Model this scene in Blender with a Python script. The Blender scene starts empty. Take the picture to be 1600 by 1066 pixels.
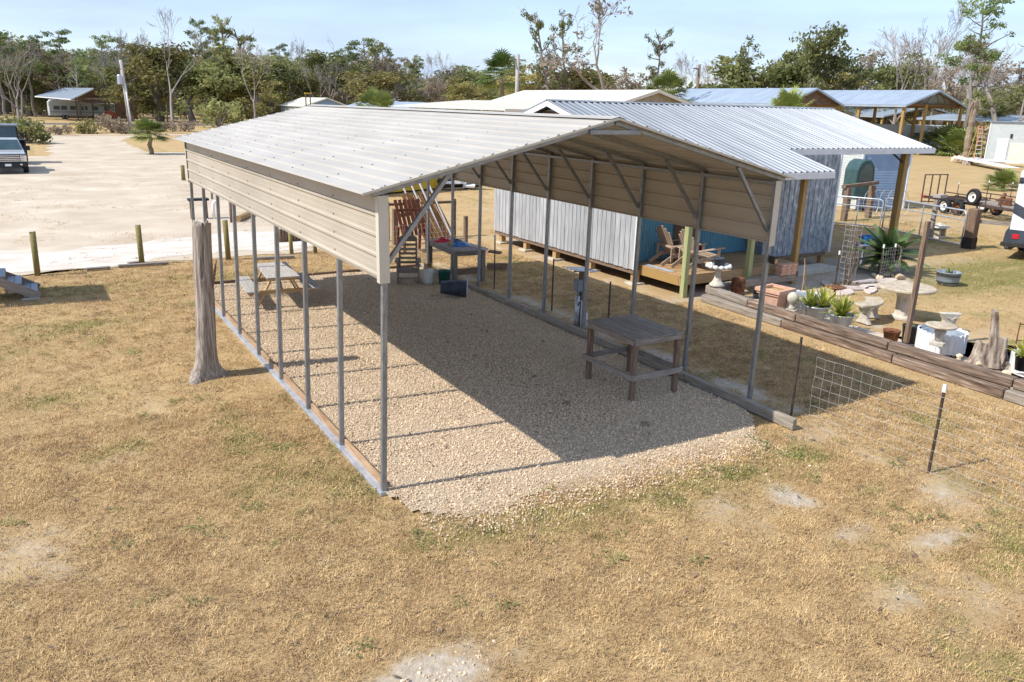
import bpy, bmesh, math, random
import numpy as np
from mathutils import Vector, Matrix, noise as mnoise
random.seed(7); rng = np.random.default_rng(7)
sc = bpy.context.scene
COL = sc.collection
V = Vector
PI = math.pi
# ------------------------------------------------------------------ camera
S = 1.524                                   # carport frames stand five feet apart
CAM = V((-3.3144, -8.2273, 4.5971))
FPX = 1233.0; YAW, PIT, ROL = .5456, .2903, .0256
_fw = V((math.sin(YAW)*math.cos(PIT), math.cos(YAW)*math.cos(PIT), -math.sin(PIT)))
_r0 = V((math.cos(YAW), -math.sin(YAW), 0)); _u0 = _r0.cross(_fw)
_r = _r0*math.cos(ROL)+_u0*math.sin(ROL); _u = _u0*math.cos(ROL)-_r0*math.sin(ROL)
cd = bpy.data.cameras.new('camera'); cam = bpy.data.objects.new('camera', cd); COL.objects.link(cam)
cd.sensor_width = 36; cd.lens = FPX/1600*36; cd.clip_end = 6000; cd.clip_start = .1
cam.matrix_world = Matrix(((_r.x, _u.x, -_fw.x, CAM.x), (_r.y, _u.y, -_fw.y, CAM.y), (_r.z, _u.z, -_fw.z, CAM.z), (0, 0, 0, 1)))
sc.camera = cam
# ------------------------------------------------------------------ sky and sun
SUN_EL, SUN_AZ = math.radians(47), math.radians(278)      # azimuth clockwise from +Y
w = bpy.data.worlds.new('World'); sc.world = w; w.use_nodes = True
nt = w.node_tree; nt.nodes.clear()
out = nt.nodes.new('ShaderNodeOutputWorld'); bg = nt.nodes.new('ShaderNodeBackground')
sky = nt.nodes.new('ShaderNodeTexSky'); sky.sky_type = 'NISHITA'; sky.sun_disc = False
sky.sun_elevation = SUN_EL; sky.sun_rotation = SUN_AZ; sky.air_density = 1.0; sky.dust_density = .2; sky.ozone_density = 2.0
tc = nt.nodes.new('ShaderNodeTexCoord'); mp = nt.nodes.new('ShaderNodeMapping'); mp.inputs['Scale'].default_value = (1, 1, 5.5)
nz = nt.nodes.new('ShaderNodeTexNoise'); nz.inputs['Scale'].default_value = 2.6; nz.inputs['Detail'].default_value = 9; nz.inputs['Roughness'].default_value = .55
rp = nt.nodes.new('ShaderNodeValToRGB'); rp.color_ramp.elements[0].position = .36; rp.color_ramp.elements[0].color = (.55, .55, .55, 1)
rp.color_ramp.elements[1].position = .72; rp.color_ramp.elements[1].color = (1, 1, 1, 1)
mx = nt.nodes.new('ShaderNodeMix'); mx.data_type = 'RGBA'; mx.inputs['B'].default_value = (2.4, 3.0, 4.3, 1)
bg.inputs['Strength'].default_value = .15
L = nt.links.new
L(tc.outputs['Generated'], mp.inputs[0]); L(mp.outputs[0], nz.inputs['Vector']); L(nz.outputs['Fac'], rp.inputs[0])
L(rp.outputs[0], mx.inputs['Factor']); L(sky.outputs[0], mx.inputs['A']); L(mx.outputs['Result'], bg.inputs[0]); L(bg.outputs[0], out.inputs[0])
sd = bpy.data.lights.new('sun', 'SUN'); sd.energy = 3.7; sd.angle = math.radians(.55); sd.color = (1, .955, .88)
so = bpy.data.objects.new('sun', sd); COL.objects.link(so)
_sd = V((-math.sin(SUN_AZ)*math.cos(SUN_EL), -math.cos(SUN_AZ)*math.cos(SUN_EL), -math.sin(SUN_EL)))   # light travel
so.rotation_euler = _sd.to_track_quat('-Z', 'Y').to_euler(); so.location = (0, 0, 30)
sc.view_settings.view_transform = 'Standard'; sc.view_settings.look = 'None'
sc.view_settings.exposure = .6; sc.view_settings.gamma = 1
sc.cycles.max_bounces = 5; sc.cycles.diffuse_bounces = 3; sc.cycles.transparent_max_bounces = 6
# ------------------------------------------------------------------ survey helper: place from sight lines
def gp(x, y, z=0.0):
    d = _fw+_r*((x-800)/FPX)+_u*((533-y)/FPX)
    return CAM+d*((z-CAM.z)/d.z)
def along(px, dist, z=0.0):
    d = _fw+_r*((px-800)/FPX)+_u*((533-170)/FPX); d.z = 0; d.normalize()
    return V((CAM.x+d.x*dist, CAM.y+d.y*dist, z))
def hgt(py, p):
    lo, hi = -5., 60.
    for _ in range(40):
        m = (lo+hi)/2; d = V((p[0], p[1], m))-CAM
        if 533-FPX*d.dot(_u)/d.dot(_fw) > py: lo = m
        else: hi = m
    return lo
# ------------------------------------------------------------------ materials
MATS = {}
def mk(name, c1, c2, rough=.8, scale=4, stretch=(1, 1, 1), bump=0., bscale=None, metal=0., c3=None, ovar=.0, world=False, detail=5, lo=.35, hi=.65, spec=.3, trans=0., big=0.):
    if name in MATS: return MATS[name]
    m = bpy.data.materials.new(name); m.use_nodes = True; t = m.node_tree; N = t.nodes.new; K = t.links.new
    b = t.nodes['Principled BSDF']; b.inputs['Roughness'].default_value = rough; b.inputs['Metallic'].default_value = metal
    b.inputs['Specular IOR Level'].default_value = spec
    oi = N('ShaderNodeObjectInfo')
    if world:
        g = N('ShaderNodeNewGeometry'); src = g.outputs['Position']
    else:
        tcn = N('ShaderNodeTexCoord')
        ad = N('ShaderNodeVectorMath'); ad.operation = 'ADD'
        ml = N('ShaderNodeMath'); ml.operation = 'MULTIPLY'; ml.inputs[1].default_value = 37.
        K(oi.outputs['Random'], ml.inputs[0]); K(tcn.outputs['Object'], ad.inputs[0]); K(ml.outputs[0], ad.inputs[1]); src = ad.outputs[0]
    mpn = N('ShaderNodeMapping'); mpn.inputs['Scale'].default_value = stretch; K(src, mpn.inputs[0])
    n1 = N('ShaderNodeTexNoise'); n1.inputs['Scale'].default_value = scale; n1.inputs['Detail'].default_value = detail; n1.inputs['Roughness'].default_value = .6
    K(mpn.outputs[0], n1.inputs['Vector'])
    r = N('ShaderNodeValToRGB'); e = r.color_ramp.elements
    e[0].position = lo; e[0].color = (*c1, 1); e[1].position = hi; e[1].color = (*c2, 1)
    if c3: x = r.color_ramp.elements.new(min(.98, hi+.13)); x.color = (*c3, 1)
    K(n1.outputs['Fac'], r.inputs[0]); col = r.outputs[0]
    if big:
        n3 = N('ShaderNodeTexNoise'); n3.inputs['Scale'].default_value = scale*.13; n3.inputs['Detail'].default_value = 3; K(src, n3.inputs['Vector'])
        mr = N('ShaderNodeMapRange'); mr.inputs[1].default_value = .3; mr.inputs[2].default_value = .7; mr.inputs[3].default_value = 1-big; mr.inputs[4].default_value = 1+big; K(n3.outputs['Fac'], mr.inputs[0])
        h0 = N('ShaderNodeHueSaturation'); K(mr.outputs[0], h0.inputs['Value']); K(col, h0.inputs['Color']); col = h0.outputs[0]
    if ovar:
        mr = N('ShaderNodeMapRange'); mr.inputs[3].default_value = 1-ovar; mr.inputs[4].default_value = 1+ovar; K(oi.outputs['Random'], mr.inputs[0])
        h = N('ShaderNodeHueSaturation'); K(mr.outputs[0], h.inputs['Value']); K(col, h.inputs['Color']); col = h.outputs[0]
    K(col, b.inputs['Base Color'])
    if bump:
        n2 = N('ShaderNodeTexNoise'); n2.inputs['Scale'].default_value = bscale or scale*2; n2.inputs['Detail'].default_value = 6; K(mpn.outputs[0], n2.inputs['Vector'])
        bn = N('ShaderNodeBump'); bn.inputs['Strength'].default_value = bump; bn.inputs['Distance'].default_value = .02; K(n2.outputs['Fac'], bn.inputs['Height']); K(bn.outputs[0], b.inputs['Normal'])
    if trans:
        tl = N('ShaderNodeBsdfTranslucent'); K(col, tl.inputs[0]); ms = N('ShaderNodeMixShader'); ms.inputs[0].default_value = trans
        K(b.outputs[0], ms.inputs[1]); K(tl.outputs[0], ms.inputs[2]); K(ms.outputs[0], t.nodes['Material Output'].inputs['Surface'])
    MATS[name] = m; return m
GR = (1.2, 26, 26)
M_ = dict(
 roof=mk('beige_roof_paint', (.39, .362, .32), (.46, .43, .385), .55, 1.6, (.35, 1, 1), .04, 3, spec=.4, big=.08),
 wallp=mk('beige_wall_paint', (.40, .35, .28), (.455, .405, .33), .45, 2, (.4, 1, 1), .03, spec=.35, big=.1),
 trim=mk('cream_trim_paint', (.52, .48, .395), (.58, .54, .45), .4, 2, spec=.35),
 galv=mk('galvanised_steel', (.22, .235, .25), (.33, .345, .36), .42, 9, (1, 3, 3), .03, metal=.55, ovar=.08),
 galvb=mk('bright_galvanised', (.42, .46, .52), (.6, .64, .7), .38, 7, metal=.5),
 screw=mk('screw_head_metal', (.10, .10, .10), (.2, .2, .2), .5, 8, metal=.5),
 tin=mk('galvalume_roof', (.22, .24, .265), (.30, .32, .35), .5, 1.2, (.3, 2, 1), .02, metal=.5, ovar=.03),
 tinold=mk('weathered_zinc_wall', (.19, .23, .28), (.38, .42, .47), .5, 4, (1.1, 1.8, 1), .08, metal=.35, c3=(.68, .70, .72), lo=.36, hi=.58, ovar=.06),
 whitetrim=mk('white_metal_trim', (.66, .68, .70), (.76, .77, .78), .4, 3),
 plank=mk('whitewashed_plank', (.31, .315, .32), (.44, .445, .455), .85, 2.2, (.7, 5, 5), .2, 5, ovar=.12, c3=(.54, .545, .555)),
 greywood=mk('grey_weathered_wood', (.18, .15, .125), (.38, .335, .29), .9, 3, GR, .35, 4, ovar=.12, c3=(.45, .42, .39)),
 palegrey=mk('pale_silvered_wood', (.30, .275, .25), (.52, .49, .46), .9, 3, GR, .35, 4, ovar=.1),
 benchwood=mk('dark_grey_wood', (.14, .12, .10), (.29, .255, .22), .9, 3, GR, .3, 4, ovar=.1),
 tan=mk('treated_pine', (.34, .21, .09), (.52, .36, .18), .8, 3, GR, .2, 4, ovar=.1),
 deck=mk('deck_pine', (.32, .19, .09), (.50, .33, .17), .8, 3, GR, .2, 4, ovar=.12),
 greenwood=mk('green_treated_pine', (.30, .31, .13), (.46, .47, .24), .8, 3, GR, .2, 4, ovar=.05),
 yellowwood=mk('yellow_pine_post', (.30, .18, .06), (.48, .31, .12), .8, 3, GR, .2, 4, ovar=.06),
 chairwood=mk('tan_weathered_wood', (.30, .215, .15), (.50, .39, .29), .9, 3, GR, .3, 4, ovar=.1),
 border=mk('border_board', (.26, .15, .08), (.48, .33, .20), .85, 2.2, (1.0, 14, 14), .3, 4, ovar=.12, c3=(.56, .50, .44)),
 sleeper=mk('silvery_sleeper', (.22, .18, .14), (.42, .37, .31), .9, 2.6, (1, 18, 18), .45, 4, ovar=.1),
 tie=mk('old_railway_tie', (.09, .058, .04), (.27, .195, .145), .95, 2.4, (.8, 9, 9), .8, 4, ovar=.14, c3=(.46, .38, .30), hi=.6),
 tiegrey=mk('grey_railway_tie', (.20, .165, .13), (.38, .33, .275), .95, 2.4, (.8, 10, 10), .6, 4, ovar=.1),
 brown=mk('brown_timber', (.12, .078, .053), (.29, .20, .14), .9, 3, GR, .4, 4, ovar=.1),
 redwood=mk('red_stained_wood', (.10, .035, .022), (.24, .085, .05), .85, 3, GR, .3, 4, ovar=.15),
 orange=mk('orange_brown_board', (.13, .06, .025), (.30, .15, .065), .85, 3, GR, .3, 4, ovar=.2),
 olive=mk('mossy_fence_post', (.15, .125, .045), (.30, .255, .10), .9, 3, GR, .3, 4, ovar=.1),
 bark=mk('dead_trunk_wood', (.19, .145, .11), (.47, .41, .355), .95, 3.2, (9, 9, .7), 1., 6, c3=(.52, .47, .43)),
 drift=mk('driftwood', (.14, .095, .065), (.50, .42, .35), .95, 2.4, (5, 5, 1.4), .8, 6),
 concrete=mk('cast_concrete', (.44, .40, .33), (.62, .57, .49), .92, 9, (1, 1, 1), .3, 30, c3=(.66, .62, .55)),
 concreted=mk('stained_concrete', (.36, .29, .20), (.56, .48, .37), .92, 6, (1, 1, 1), .3, 30),
 whitepaint=mk('white_paint', (.72, .72, .71), (.82, .82, .81), .6, 5, ovar=.04),
 terra=mk('pink_terracotta', (.56, .32, .22), (.66, .41, .30), .85, 8, (1, 1, 1), .1, 20),
 rust=mk('rusty_iron', (.10, .04, .02), (.26, .11, .055), .9, 9, (1, 1, 1), .3, 20),
 darkmetal=mk('dark_metal', (.025, .022, .02), (.06, .052, .045), .6, 9, metal=.2),
 frame=mk('brown_steel_frame', (.045, .032, .03), (.10, .07, .06), .6, 9),
 wire=mk('galvanised_wire', (.42, .42, .40), (.6, .6, .58), .5, 9, metal=.3),
 black=mk('black_plastic', (.012, .013, .015), (.03, .032, .035), .45, 6),
 navy=mk('dark_blue_grey_plastic', (.03, .04, .06), (.06, .075, .10), .5, 6),
 rubber=mk('tyre_rubber', (.014, .014, .015), (.03, .03, .031), .8, 12),
 green=mk('green_bucket_plastic', (.02, .12, .09), (.03, .16, .12), .4, 6),
 blue=mk('blue_plastic', (.02, .12, .34), (.03, .18, .45), .4, 6),
 red=mk('red_cloth', (.45, .02, .03), (.6, .04, .05), .8, 6),
 tankw=mk('propane_white', (.56, .55, .50), (.68, .67, .62), .45, 6),
 slate=mk('grey_box_paint', (.20, .24, .28), (.27, .31, .35), .45, 6),
 pvc=mk('white_pvc', (.72, .73, .75), (.8, .8, .82), .35, 6),
 bluewall=mk('teal_painted_boards', (.09, .24, .34), (.13, .31, .41), .7, 3, (6, 6, .6), .1),
 shadeblue=mk('shade_blue_siding', (.23, .34, .49), (.28, .39, .54), .6, 2),  # blue of the shed front in shade, put into the colour
 whitesiding=mk('white_siding', (.46, .50, .49), (.53, .56, .55), .6, 2),
 cream=mk('cream_roof_paint', (.66, .62, .52), (.76, .72, .62), .45, 1.2, (.3, 1, 1)),
 tansiding=mk('tan_siding', (.33, .28, .20), (.42, .36, .27), .8, 3),
 blueroof=mk('blue_grey_metal_roof', (.36, .43, .50), (.46, .53, .60), .35, 1, (.3, 1, 1), metal=.3),
 darkgable=mk('dark_brown_boards', (.10, .06, .04), (.20, .13, .085), .9, 4, ovar=.1),  # the boards' own dark brown
 sand=mk('pale_sand', (.45, .36, .26), (.56, .47, .36), .97, .42, (1, 1, 1), .35, 9, world=True, c3=(.66, .58, .465), detail=14, lo=.34, hi=.6),
 sandw=mk('white_sand', (.52, .44, .36), (.66, .60, .53), .97, .8, (1, 2.5, 1), .6, 10, world=True, c3=(.74, .70, .64), detail=14, lo=.34, hi=.58),
 tealdark=mk('dark_teal_plastic', (.035, .075, .08), (.05, .10, .105), .4, 3),
 road=mk('asphalt', (.10, .10, .10), (.15, .15, .15), .9, 6, world=True),
 asphalt2=mk('packed_dirt_road', (.46, .34, .24), (.58, .45, .34), .95, .8, world=True),
 gravelbase=mk('gravel_bed', (.31, .23, .15), (.60, .485, .35), .95, 55, (1, 1, 1), .9, 60, world=True, detail=4, lo=.4, hi=.6),
 stone=mk('crushed_limestone', (.57, .42, .275), (.77, .62, .44), .9, 14, (1, 1, 1), .2, 30, ovar=.22, c3=(.82, .73, .59)),
 rock=mk('pale_rock', (.42, .38, .32), (.66, .61, .54), .9, 6, (1, 1, 1), .4, 14),
 flag=mk('flagstone', (.46, .36, .31), (.66, .58, .52), .9, 4, (1, 1, 1), .3, 14, ovar=.15),
 oakleaf=mk('oak_foliage', (.12, .135, .045), (.32, .325, .13), .75, .55, detail=3, ovar=.25, trans=.42),
 olivleaf=mk('olive_foliage', (.17, .155, .05), (.42, .37, .14), .75, .55, detail=3, ovar=.2, trans=.42),
 pineleaf=mk('pine_foliage', (.09, .135, .045), (.25, .31, .11), .7, .6, detail=3, ovar=.18, trans=.35),
 brownleaf=mk('dead_leaf_foliage', (.22, .17, .12), (.42, .34, .25), .85, .6, detail=3, ovar=.2, trans=.35),
 palmleaf=mk('palm_fronds', (.09, .14, .03), (.33, .36, .10), .55, 1.2, ovar=.15, trans=.2),
 sagoleaf=mk('sago_fronds', (.035, .075, .025), (.11, .17, .05), .4, 2),
 yucca=mk('yucca_leaves', (.16, .22, .03), (.50, .48, .10), .5, 5, ovar=.2, trans=.15),
 weed=mk('weed_leaves', (.12, .15, .04), (.27, .29, .10), .6, 3, ovar=.25, trans=.2),
 trunk=mk('grey_bark', (.17, .145, .12), (.34, .30, .265), .95, 2, (5, 5, .6), .6, 3, ovar=.2),
 paletwig=mk('bare_grey_branches', (.21, .175, .155), (.38, .33, .30), .95, 2, (5, 5, .6), .4, 3, ovar=.2),
 palmtrunk=mk('palm_trunk', (.20, .15, .10), (.34, .27, .20), .95, 3, (1, 1, 6), .6, 3),
 truckg=mk('dark_green_car_paint', (.018, .04, .03), (.025, .05, .04), .25, 2, spec=.6),
 silver=mk('pale_silver_paint', (.45, .47, .48), (.55, .57, .58), .25, 2, metal=.3, spec=.5),
 chrome=mk('chrome', (.6, .6, .62), (.75, .75, .77), .15, 4, metal=.9),
 glass=mk('car_glass', (.03, .06, .075), (.05, .09, .105), .08, 2, spec=.7),
 rvwhite=mk('camper_white', (.74, .76, .78), (.80, .81, .83), .3, 2),
 rvgrey=mk('camper_dark_grey', (.045, .055, .075), (.07, .08, .10), .35, 2),
 tail=mk('red_lens', (.5, .02, .03), (.6, .03, .04), .25, 4),
 orangered=mk('orange_red_paint', (.55, .09, .03), (.68, .14, .05), .4, 3),
 yellow=mk('yellow_paint', (.62, .40, .03), (.72, .48, .05), .5, 2),
 mesh_w=mk('fibreglass_orange', (.55, .22, .12), (.65, .3, .18), .5, 4),
)
# ------------------------------------------------------------------ object helpers
WM = {}
def tag(o, label=None, cat=None, group=None, kind=None):
    if label: o['label'] = label
    if cat: o['category'] = cat
    if group: o['group'] = group
    if kind: o['kind'] = kind
    return o
def place(o, parent, M):
    COL.objects.link(o)
    if parent is not None:
        o.parent = parent; o.matrix_basis = WM[parent.name].inverted() @ M
    else: o.matrix_basis = M
    WM[o.name] = M.copy(); return o
def thing(name, label, cat, loc=(0, 0, 0), rz=0, group=None):
    o = bpy.data.objects.new(name, None); o.empty_display_size = .2
    place(o, None, Matrix.Translation(V(loc)) @ Matrix.Rotation(rz, 4, 'Z'))
    return tag(o, label, cat, group)
def T(x=0, y=0, z=0): return Matrix.Translation(V((x, y, z)))
def RZ(a): return Matrix.Rotation(a, 4, 'Z')
def RX(a): return Matrix.Rotation(a, 4, 'X')
def RY(a): return Matrix.Rotation(a, 4, 'Y')
def frame(o, x, y):       # matrix with given origin and (unit) x,y axes
    x = V(x).normalized(); y = V(y); y = (y-x*y.dot(x)).normalized(); z = x.cross(y)
    return Matrix(((x.x, y.x, z.x, o[0]), (x.y, y.y, z.y, o[1]), (x.z, y.z, z.z, o[2]), (0, 0, 0, 1)))
class MB:
    def __init__(s): s.v = []; s.f = []
    def add(s, vs, fs, M=None):
        n = len(s.v)
        s.v += [tuple(M @ V(p)) if M else tuple(p) for p in vs]; s.f += [tuple(i+n for i in q) for q in fs]; return s
    def box(s, x0, x1, y0, y1, z0, z1, M=None):
        return s.add([(x0, y0, z0), (x1, y0, z0), (x1, y1, z0), (x0, y1, z0), (x0, y0, z1), (x1, y0, z1), (x1, y1, z1), (x0, y1, z1)],
                     [(0, 3, 2, 1), (4, 5, 6, 7), (0, 1, 5, 4), (1, 2, 6, 5), (2, 3, 7, 6), (3, 0, 4, 7)], M)
    def tube(s, pts, rad, n=6, cap=True, M=None):
        pts = [V(p) for p in pts]; k = len(pts)
        if not hasattr(rad, '__len__'): rad = [rad]*k
        base = len(s.v); ref = None
        for i in range(k):
            d = (pts[min(i+1, k-1)]-pts[max(i-1, 0)])
            d = d.normalized() if d.length > 1e-9 else V((0, 0, 1))
            if ref is None: ref = d.orthogonal().normalized()
            a = (ref-d*ref.dot(d))
            a = a.normalized() if a.length > 1e-6 else d.orthogonal().normalized()
            ref = a; b = d.cross(a)
            for j in range(n):
                t = 2*PI*j/n; p = pts[i]+(a*math.cos(t)+b*math.sin(t))*rad[i]
                s.v.append(tuple(M @ p if M else p))
        for i in range(k-1):
            for j in range(n):
                q = base+i*n+j; q2 = base+i*n+(j+1) % n
                s.f.append((q, q2, q2+n, q+n))
        if cap:
            s.f.append(tuple(base+j for j in range(n-1, -1, -1))); s.f.append(tuple(base+(k-1)*n+j for j in range(n)))
        return s
    def lathe(s, prof, n=20, M=None, squash=None, cap=True):
        base = len(s.v)
        for (r, z) in prof:
            for j in range(n):
                t = 2*PI*j/n; p = V((r*math.cos(t), r*math.sin(t)*(squash or 1), z)); s.v.append(tuple(M @ p if M else p))
        for i in range(len(prof)-1):
            for j in range(n):
                a = base+i*n+j; b = base+i*n+(j+1) % n
                s.f.append((a, b, b+n, a+n))
        if cap and prof[0][0] > 1e-4: s.f.append(tuple(base+j for j in range(n-1, -1, -1)))
        if cap and prof[-1][0] > 1e-4: s.f.append(tuple(base+(len(prof)-1)*n+j for j in range(n)))
        return s
    def prism(s, poly, z0, z1, M=None):     # poly in xy
        n = len(poly)
        return s.add([(x, y, z0) for x, y in poly]+[(x, y, z1) for x, y in poly],
                     [tuple(range(n-1, -1, -1)), tuple(range(n, 2*n))]+[(i, (i+1) % n, (i+1) % n+n, i+n) for i in range(n)], M)
    def mesh(s, name, mat, bev=0, smooth=False, jit=0):
        me = bpy.data.meshes.new(name); me.from_pydata(s.v, [], s.f)
        if bev:
            bm = bmesh.new(); bm.from_mesh(me)
            bmesh.ops.bevel(bm, geom=[e for e in bm.edges if len(e.link_faces) == 2 and e.calc_face_angle(0) > .5], offset=bev, segments=1, affect='EDGES', clamp_overlap=True)
            bm.to_mesh(me); bm.free()
        if mat: me.materials.append(mat)
        if smooth: me.polygons.foreach_set('use_smooth', [True]*len(me.polygons))
        me.update(); return me
    def build(s, name, mat, parent=None, M=Matrix(), bev=0, smooth=False):
        me = s.mesh(name, M_[mat] if isinstance(mat, str) else mat, bev, smooth)
        return place(bpy.data.objects.new(name, me), parent, M)
_cache = {}
def bar(name, p0, p1, w, h, mat, parent=None, up=(0, 0, 1), bev=.004):
    p0 = V(p0); p1 = V(p1); d = p1-p0; l = d.length
    key = (round(l, 3), round(w, 4), round(h, 4), mat, bev)
    if key not in _cache: _cache[key] = MB().box(0, l, -w/2, w/2, -h/2, h/2).mesh(name, M_[mat], min(bev, w*.2, h*.2))
    x = d.normalized(); z = V(up)
    if abs(x.dot(z.normalized())) > .99: z = V((0, 1, 0))
    y = z.cross(x).normalized(); z = x.cross(y)
    M = Matrix(((x.x, y.x, z.x, p0.x), (x.y, y.y, z.y, p0.y), (x.z, y.z, z.z, p0.z), (0, 0, 0, 1)))
    return place(bpy.data.objects.new(name, _cache[key]), parent, M)
def boxo(name, x0, x1, y0, y1, z0, z1, mat, parent=None, M=Matrix(), bev=.004):
    c = V(((x0+x1)/2, (y0+y1)/2, (z0+z1)/2)); dx, dy, dz = x1-x0, y1-y0, z1-z0
    return MB().box(-dx/2, dx/2, -dy/2, dy/2, -dz/2, dz/2).build(name, mat, parent, M @ Matrix.Translation(c), min(bev, dx*.2, dy*.2, dz*.2))
def pipe(name, pts, r, mat, parent=None, n=8, M=Matrix()):
    p0 = V(pts[0]); return MB().tube([V(p)-p0 for p in pts], r, n).build(name, mat, parent, M @ Matrix.Translation(p0), 0, n > 6)
def dup(o, M, parent=None, label=None):
    c = o.copy(); M0 = WM[o.name]
    place(c, parent, M)
    if label: c['label'] = label
    for ch in list(o.children):
        dup(ch, M @ (M0.inverted() @ WM[ch.name]), c)
    return c
def fbm(x, y, s, o=4, seed=0.):
    return mnoise.fractal(V((x*s+seed, y*s-seed*.7, seed*1.3)), 1.0, 2.0, o)
# ribbed sheet metal: ribs run along local x, sheet spreads along +y, face +z
def ribbed(L_, Wd, pitch, rh, rw, first=0., minor=True, nseg=1):
    pr = [(0., 0.)]; y = first
    while y < Wd-1e-4:
        a = [(y-rw, 0), (y-rw*.45, rh), (y+rw*.45, rh), (y+rw, 0)]
        if minor and y+pitch < Wd+1e-3:
            for q in (1/3, 2/3): c = y+pitch*q; a += [(c-rw*.6, 0), (c, rh*.09), (c+rw*.6, 0)]
        pr += a; y += pitch
    pr.append((Wd, 0.)); pr = [p for p in pr if -1e-6 <= p[0] <= Wd+1e-6]; pr.sort(key=lambda p: p[0])
    m = MB(); n = len(pr); xs = [L_*i/nseg for i in range(nseg+1)]
    for x in xs: m.v += [(x, p[0], p[1]) for p in pr]
    for i in range(nseg):
        for j in range(n-1): a = i*n+j; m.f.append((a, a+n, a+n+1, a+1))
    return m
# ================================================================== THE GROUND
def dense(a0, a1, step, far):
    mid = list(np.arange(a0, a1+1e-6, step)); o = []; d = step; x = a1
    while x < far: d *= 1.22; x += d; o.append(x)
    o2 = []; d = step; x = a0
    while x > -far: d *= 1.22; x -= d; o2.append(x)
    return o2[::-1]+mid+o
GXS = dense(-11, 17, .14, 2600); GYS = dense(-7.5, 19, .14, 2600)
SPOTS = [(-.95, -3.25, .72, .30, 1.7), (4.27, -2.48, .28, .36, 1.3), (4.2, -3.4, .5, .2, .8), (5.05, -3.95, .5, .22, .95), (4.2, -4.8, .6, .4, .7), (3.7, -4.4, .4, .22, .7), (6.3, -2.2, .2, .6, .6),
         (-2.9, 2.56, .5, .25, .5), (6.1, -3.4, .4, .5, .7), (5.6, -5.2, .6, .4, .7), (-4.6, 1.2, .5, .2, .4), (6.2, -1.2, .6, .35, .55)]
GREEN = [(1.9, -1.55, .9, .35, .5), (3.4, -1.75, 1.0, .35, .6), (5.2, -1.55, .55, .35, .55), (.6, -1.35, .8, .25, .5), (-.9, 1.2, .5, 1.2, .35), (-.35, .25, .2, .5, .5), (6.3, -4.6, 1.2, .35, .9), (-2.6, 13.3, 1.6, .6, .5),
         (22, 4.6, 4.5, 1.6, 1.2), (27, 3.4, 5, 1.3, 1.0), (-4.9, -1.6, .5, .3, .6), (-3.4, 5.4, .6, .4, .5), (-2.8, 9.8, .8, .7, .5), (1.2, 13.4, 1, .5, .5), (-4.4, 8.4, .8, .6, .4), (27, 9.4, 2.2, .9, .9)]
def spotsum(L_, x, y):
    t = 0.
    for cx, cy, rx, ry, s in L_:
        q = ((x-cx)/rx)**2+((y-cy)/ry)**2
        if q < 6: t += s*math.exp(-q*.9)
    return t
def bare(x, y):
    if x > 60 or x < -60 or y > 90 or y < -40: return 0.
    n = fbm(x, y, 1.1, 4, 3.1); t = spotsum(SPOTS, x, y)*(1+.7*n)*1.1
    if 6.25 < x < 7.6 and -7 < y < 13: t += max(0, 1-abs(x-6.75)/.65)*(.75+.9*n)*(1 if y > -.6 else .42)
    if 9.6 < x < 24 and 5.9 < y < 17: t += .5+.6*n                       # dirt under and around the cabin
    if 14 < x < 20 and 4.3 < y < 8.5: t += .65+.6*n
    if 11 < x < 13 and -3 < y < 6.5: t += .35+.8*n                        # behind the ties
    if 7 < x < 30 and 13 < y < 30: t += .12+.8*fbm(x, y, .5, 4, 8.)
    t += max(0, fbm(x, y, .33, 4, 5.)-.5)*1.6
    return min(1.2, max(0, t))
def greenness(x, y):
    if x > 60 or x < -60 or y > 90 or y < -40: return 0.15
    return min(1., max(0, spotsum(GREEN, x, y)*(1+.9*fbm(x, y, 1.7, 3, 9.))+max(0, fbm(x, y, .9, 4, 12.)-.33)*1.5))
def gz(x, y):
    if abs(x) > 40 or y > 60 or y < -30: return 0.
    if -.3 < x < 6.5 and -1.6 < y < 12.8: return 0.
    if y > 15.0 or (x > 10.4 and y < 6.3): return -.004
    return .018*fbm(x, y, .8, 3, 1.)+.012*fbm(x, y, 3., 2, 2.)
nx, ny = len(GXS), len(GYS)
gv = []; gb = np.zeros(nx*ny, 'f'); gg = np.zeros(nx*ny, 'f'); k = 0
for y in GYS:
    for x in GXS:
        gv.append((x, y, gz(x, y))); gb[k] = bare(x, y); gg[k] = greenness(x, y); k += 1
gf = [(j*nx+i, j*nx+i+1, (j+1)*nx+i+1, (j+1)*nx+i) for j in range(ny-1) for i in range(nx-1)]
gm = bpy.data.meshes.new('ground'); gm.from_pydata(gv, [], gf)
for nm, ar in (('bare', gb), ('green', gg)):
    a = gm.attributes.new(nm, 'FLOAT', 'POINT'); a.data.foreach_set('value', ar)
gm.polygons.foreach_set('use_smooth', [True]*len(gm.polygons))
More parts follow.
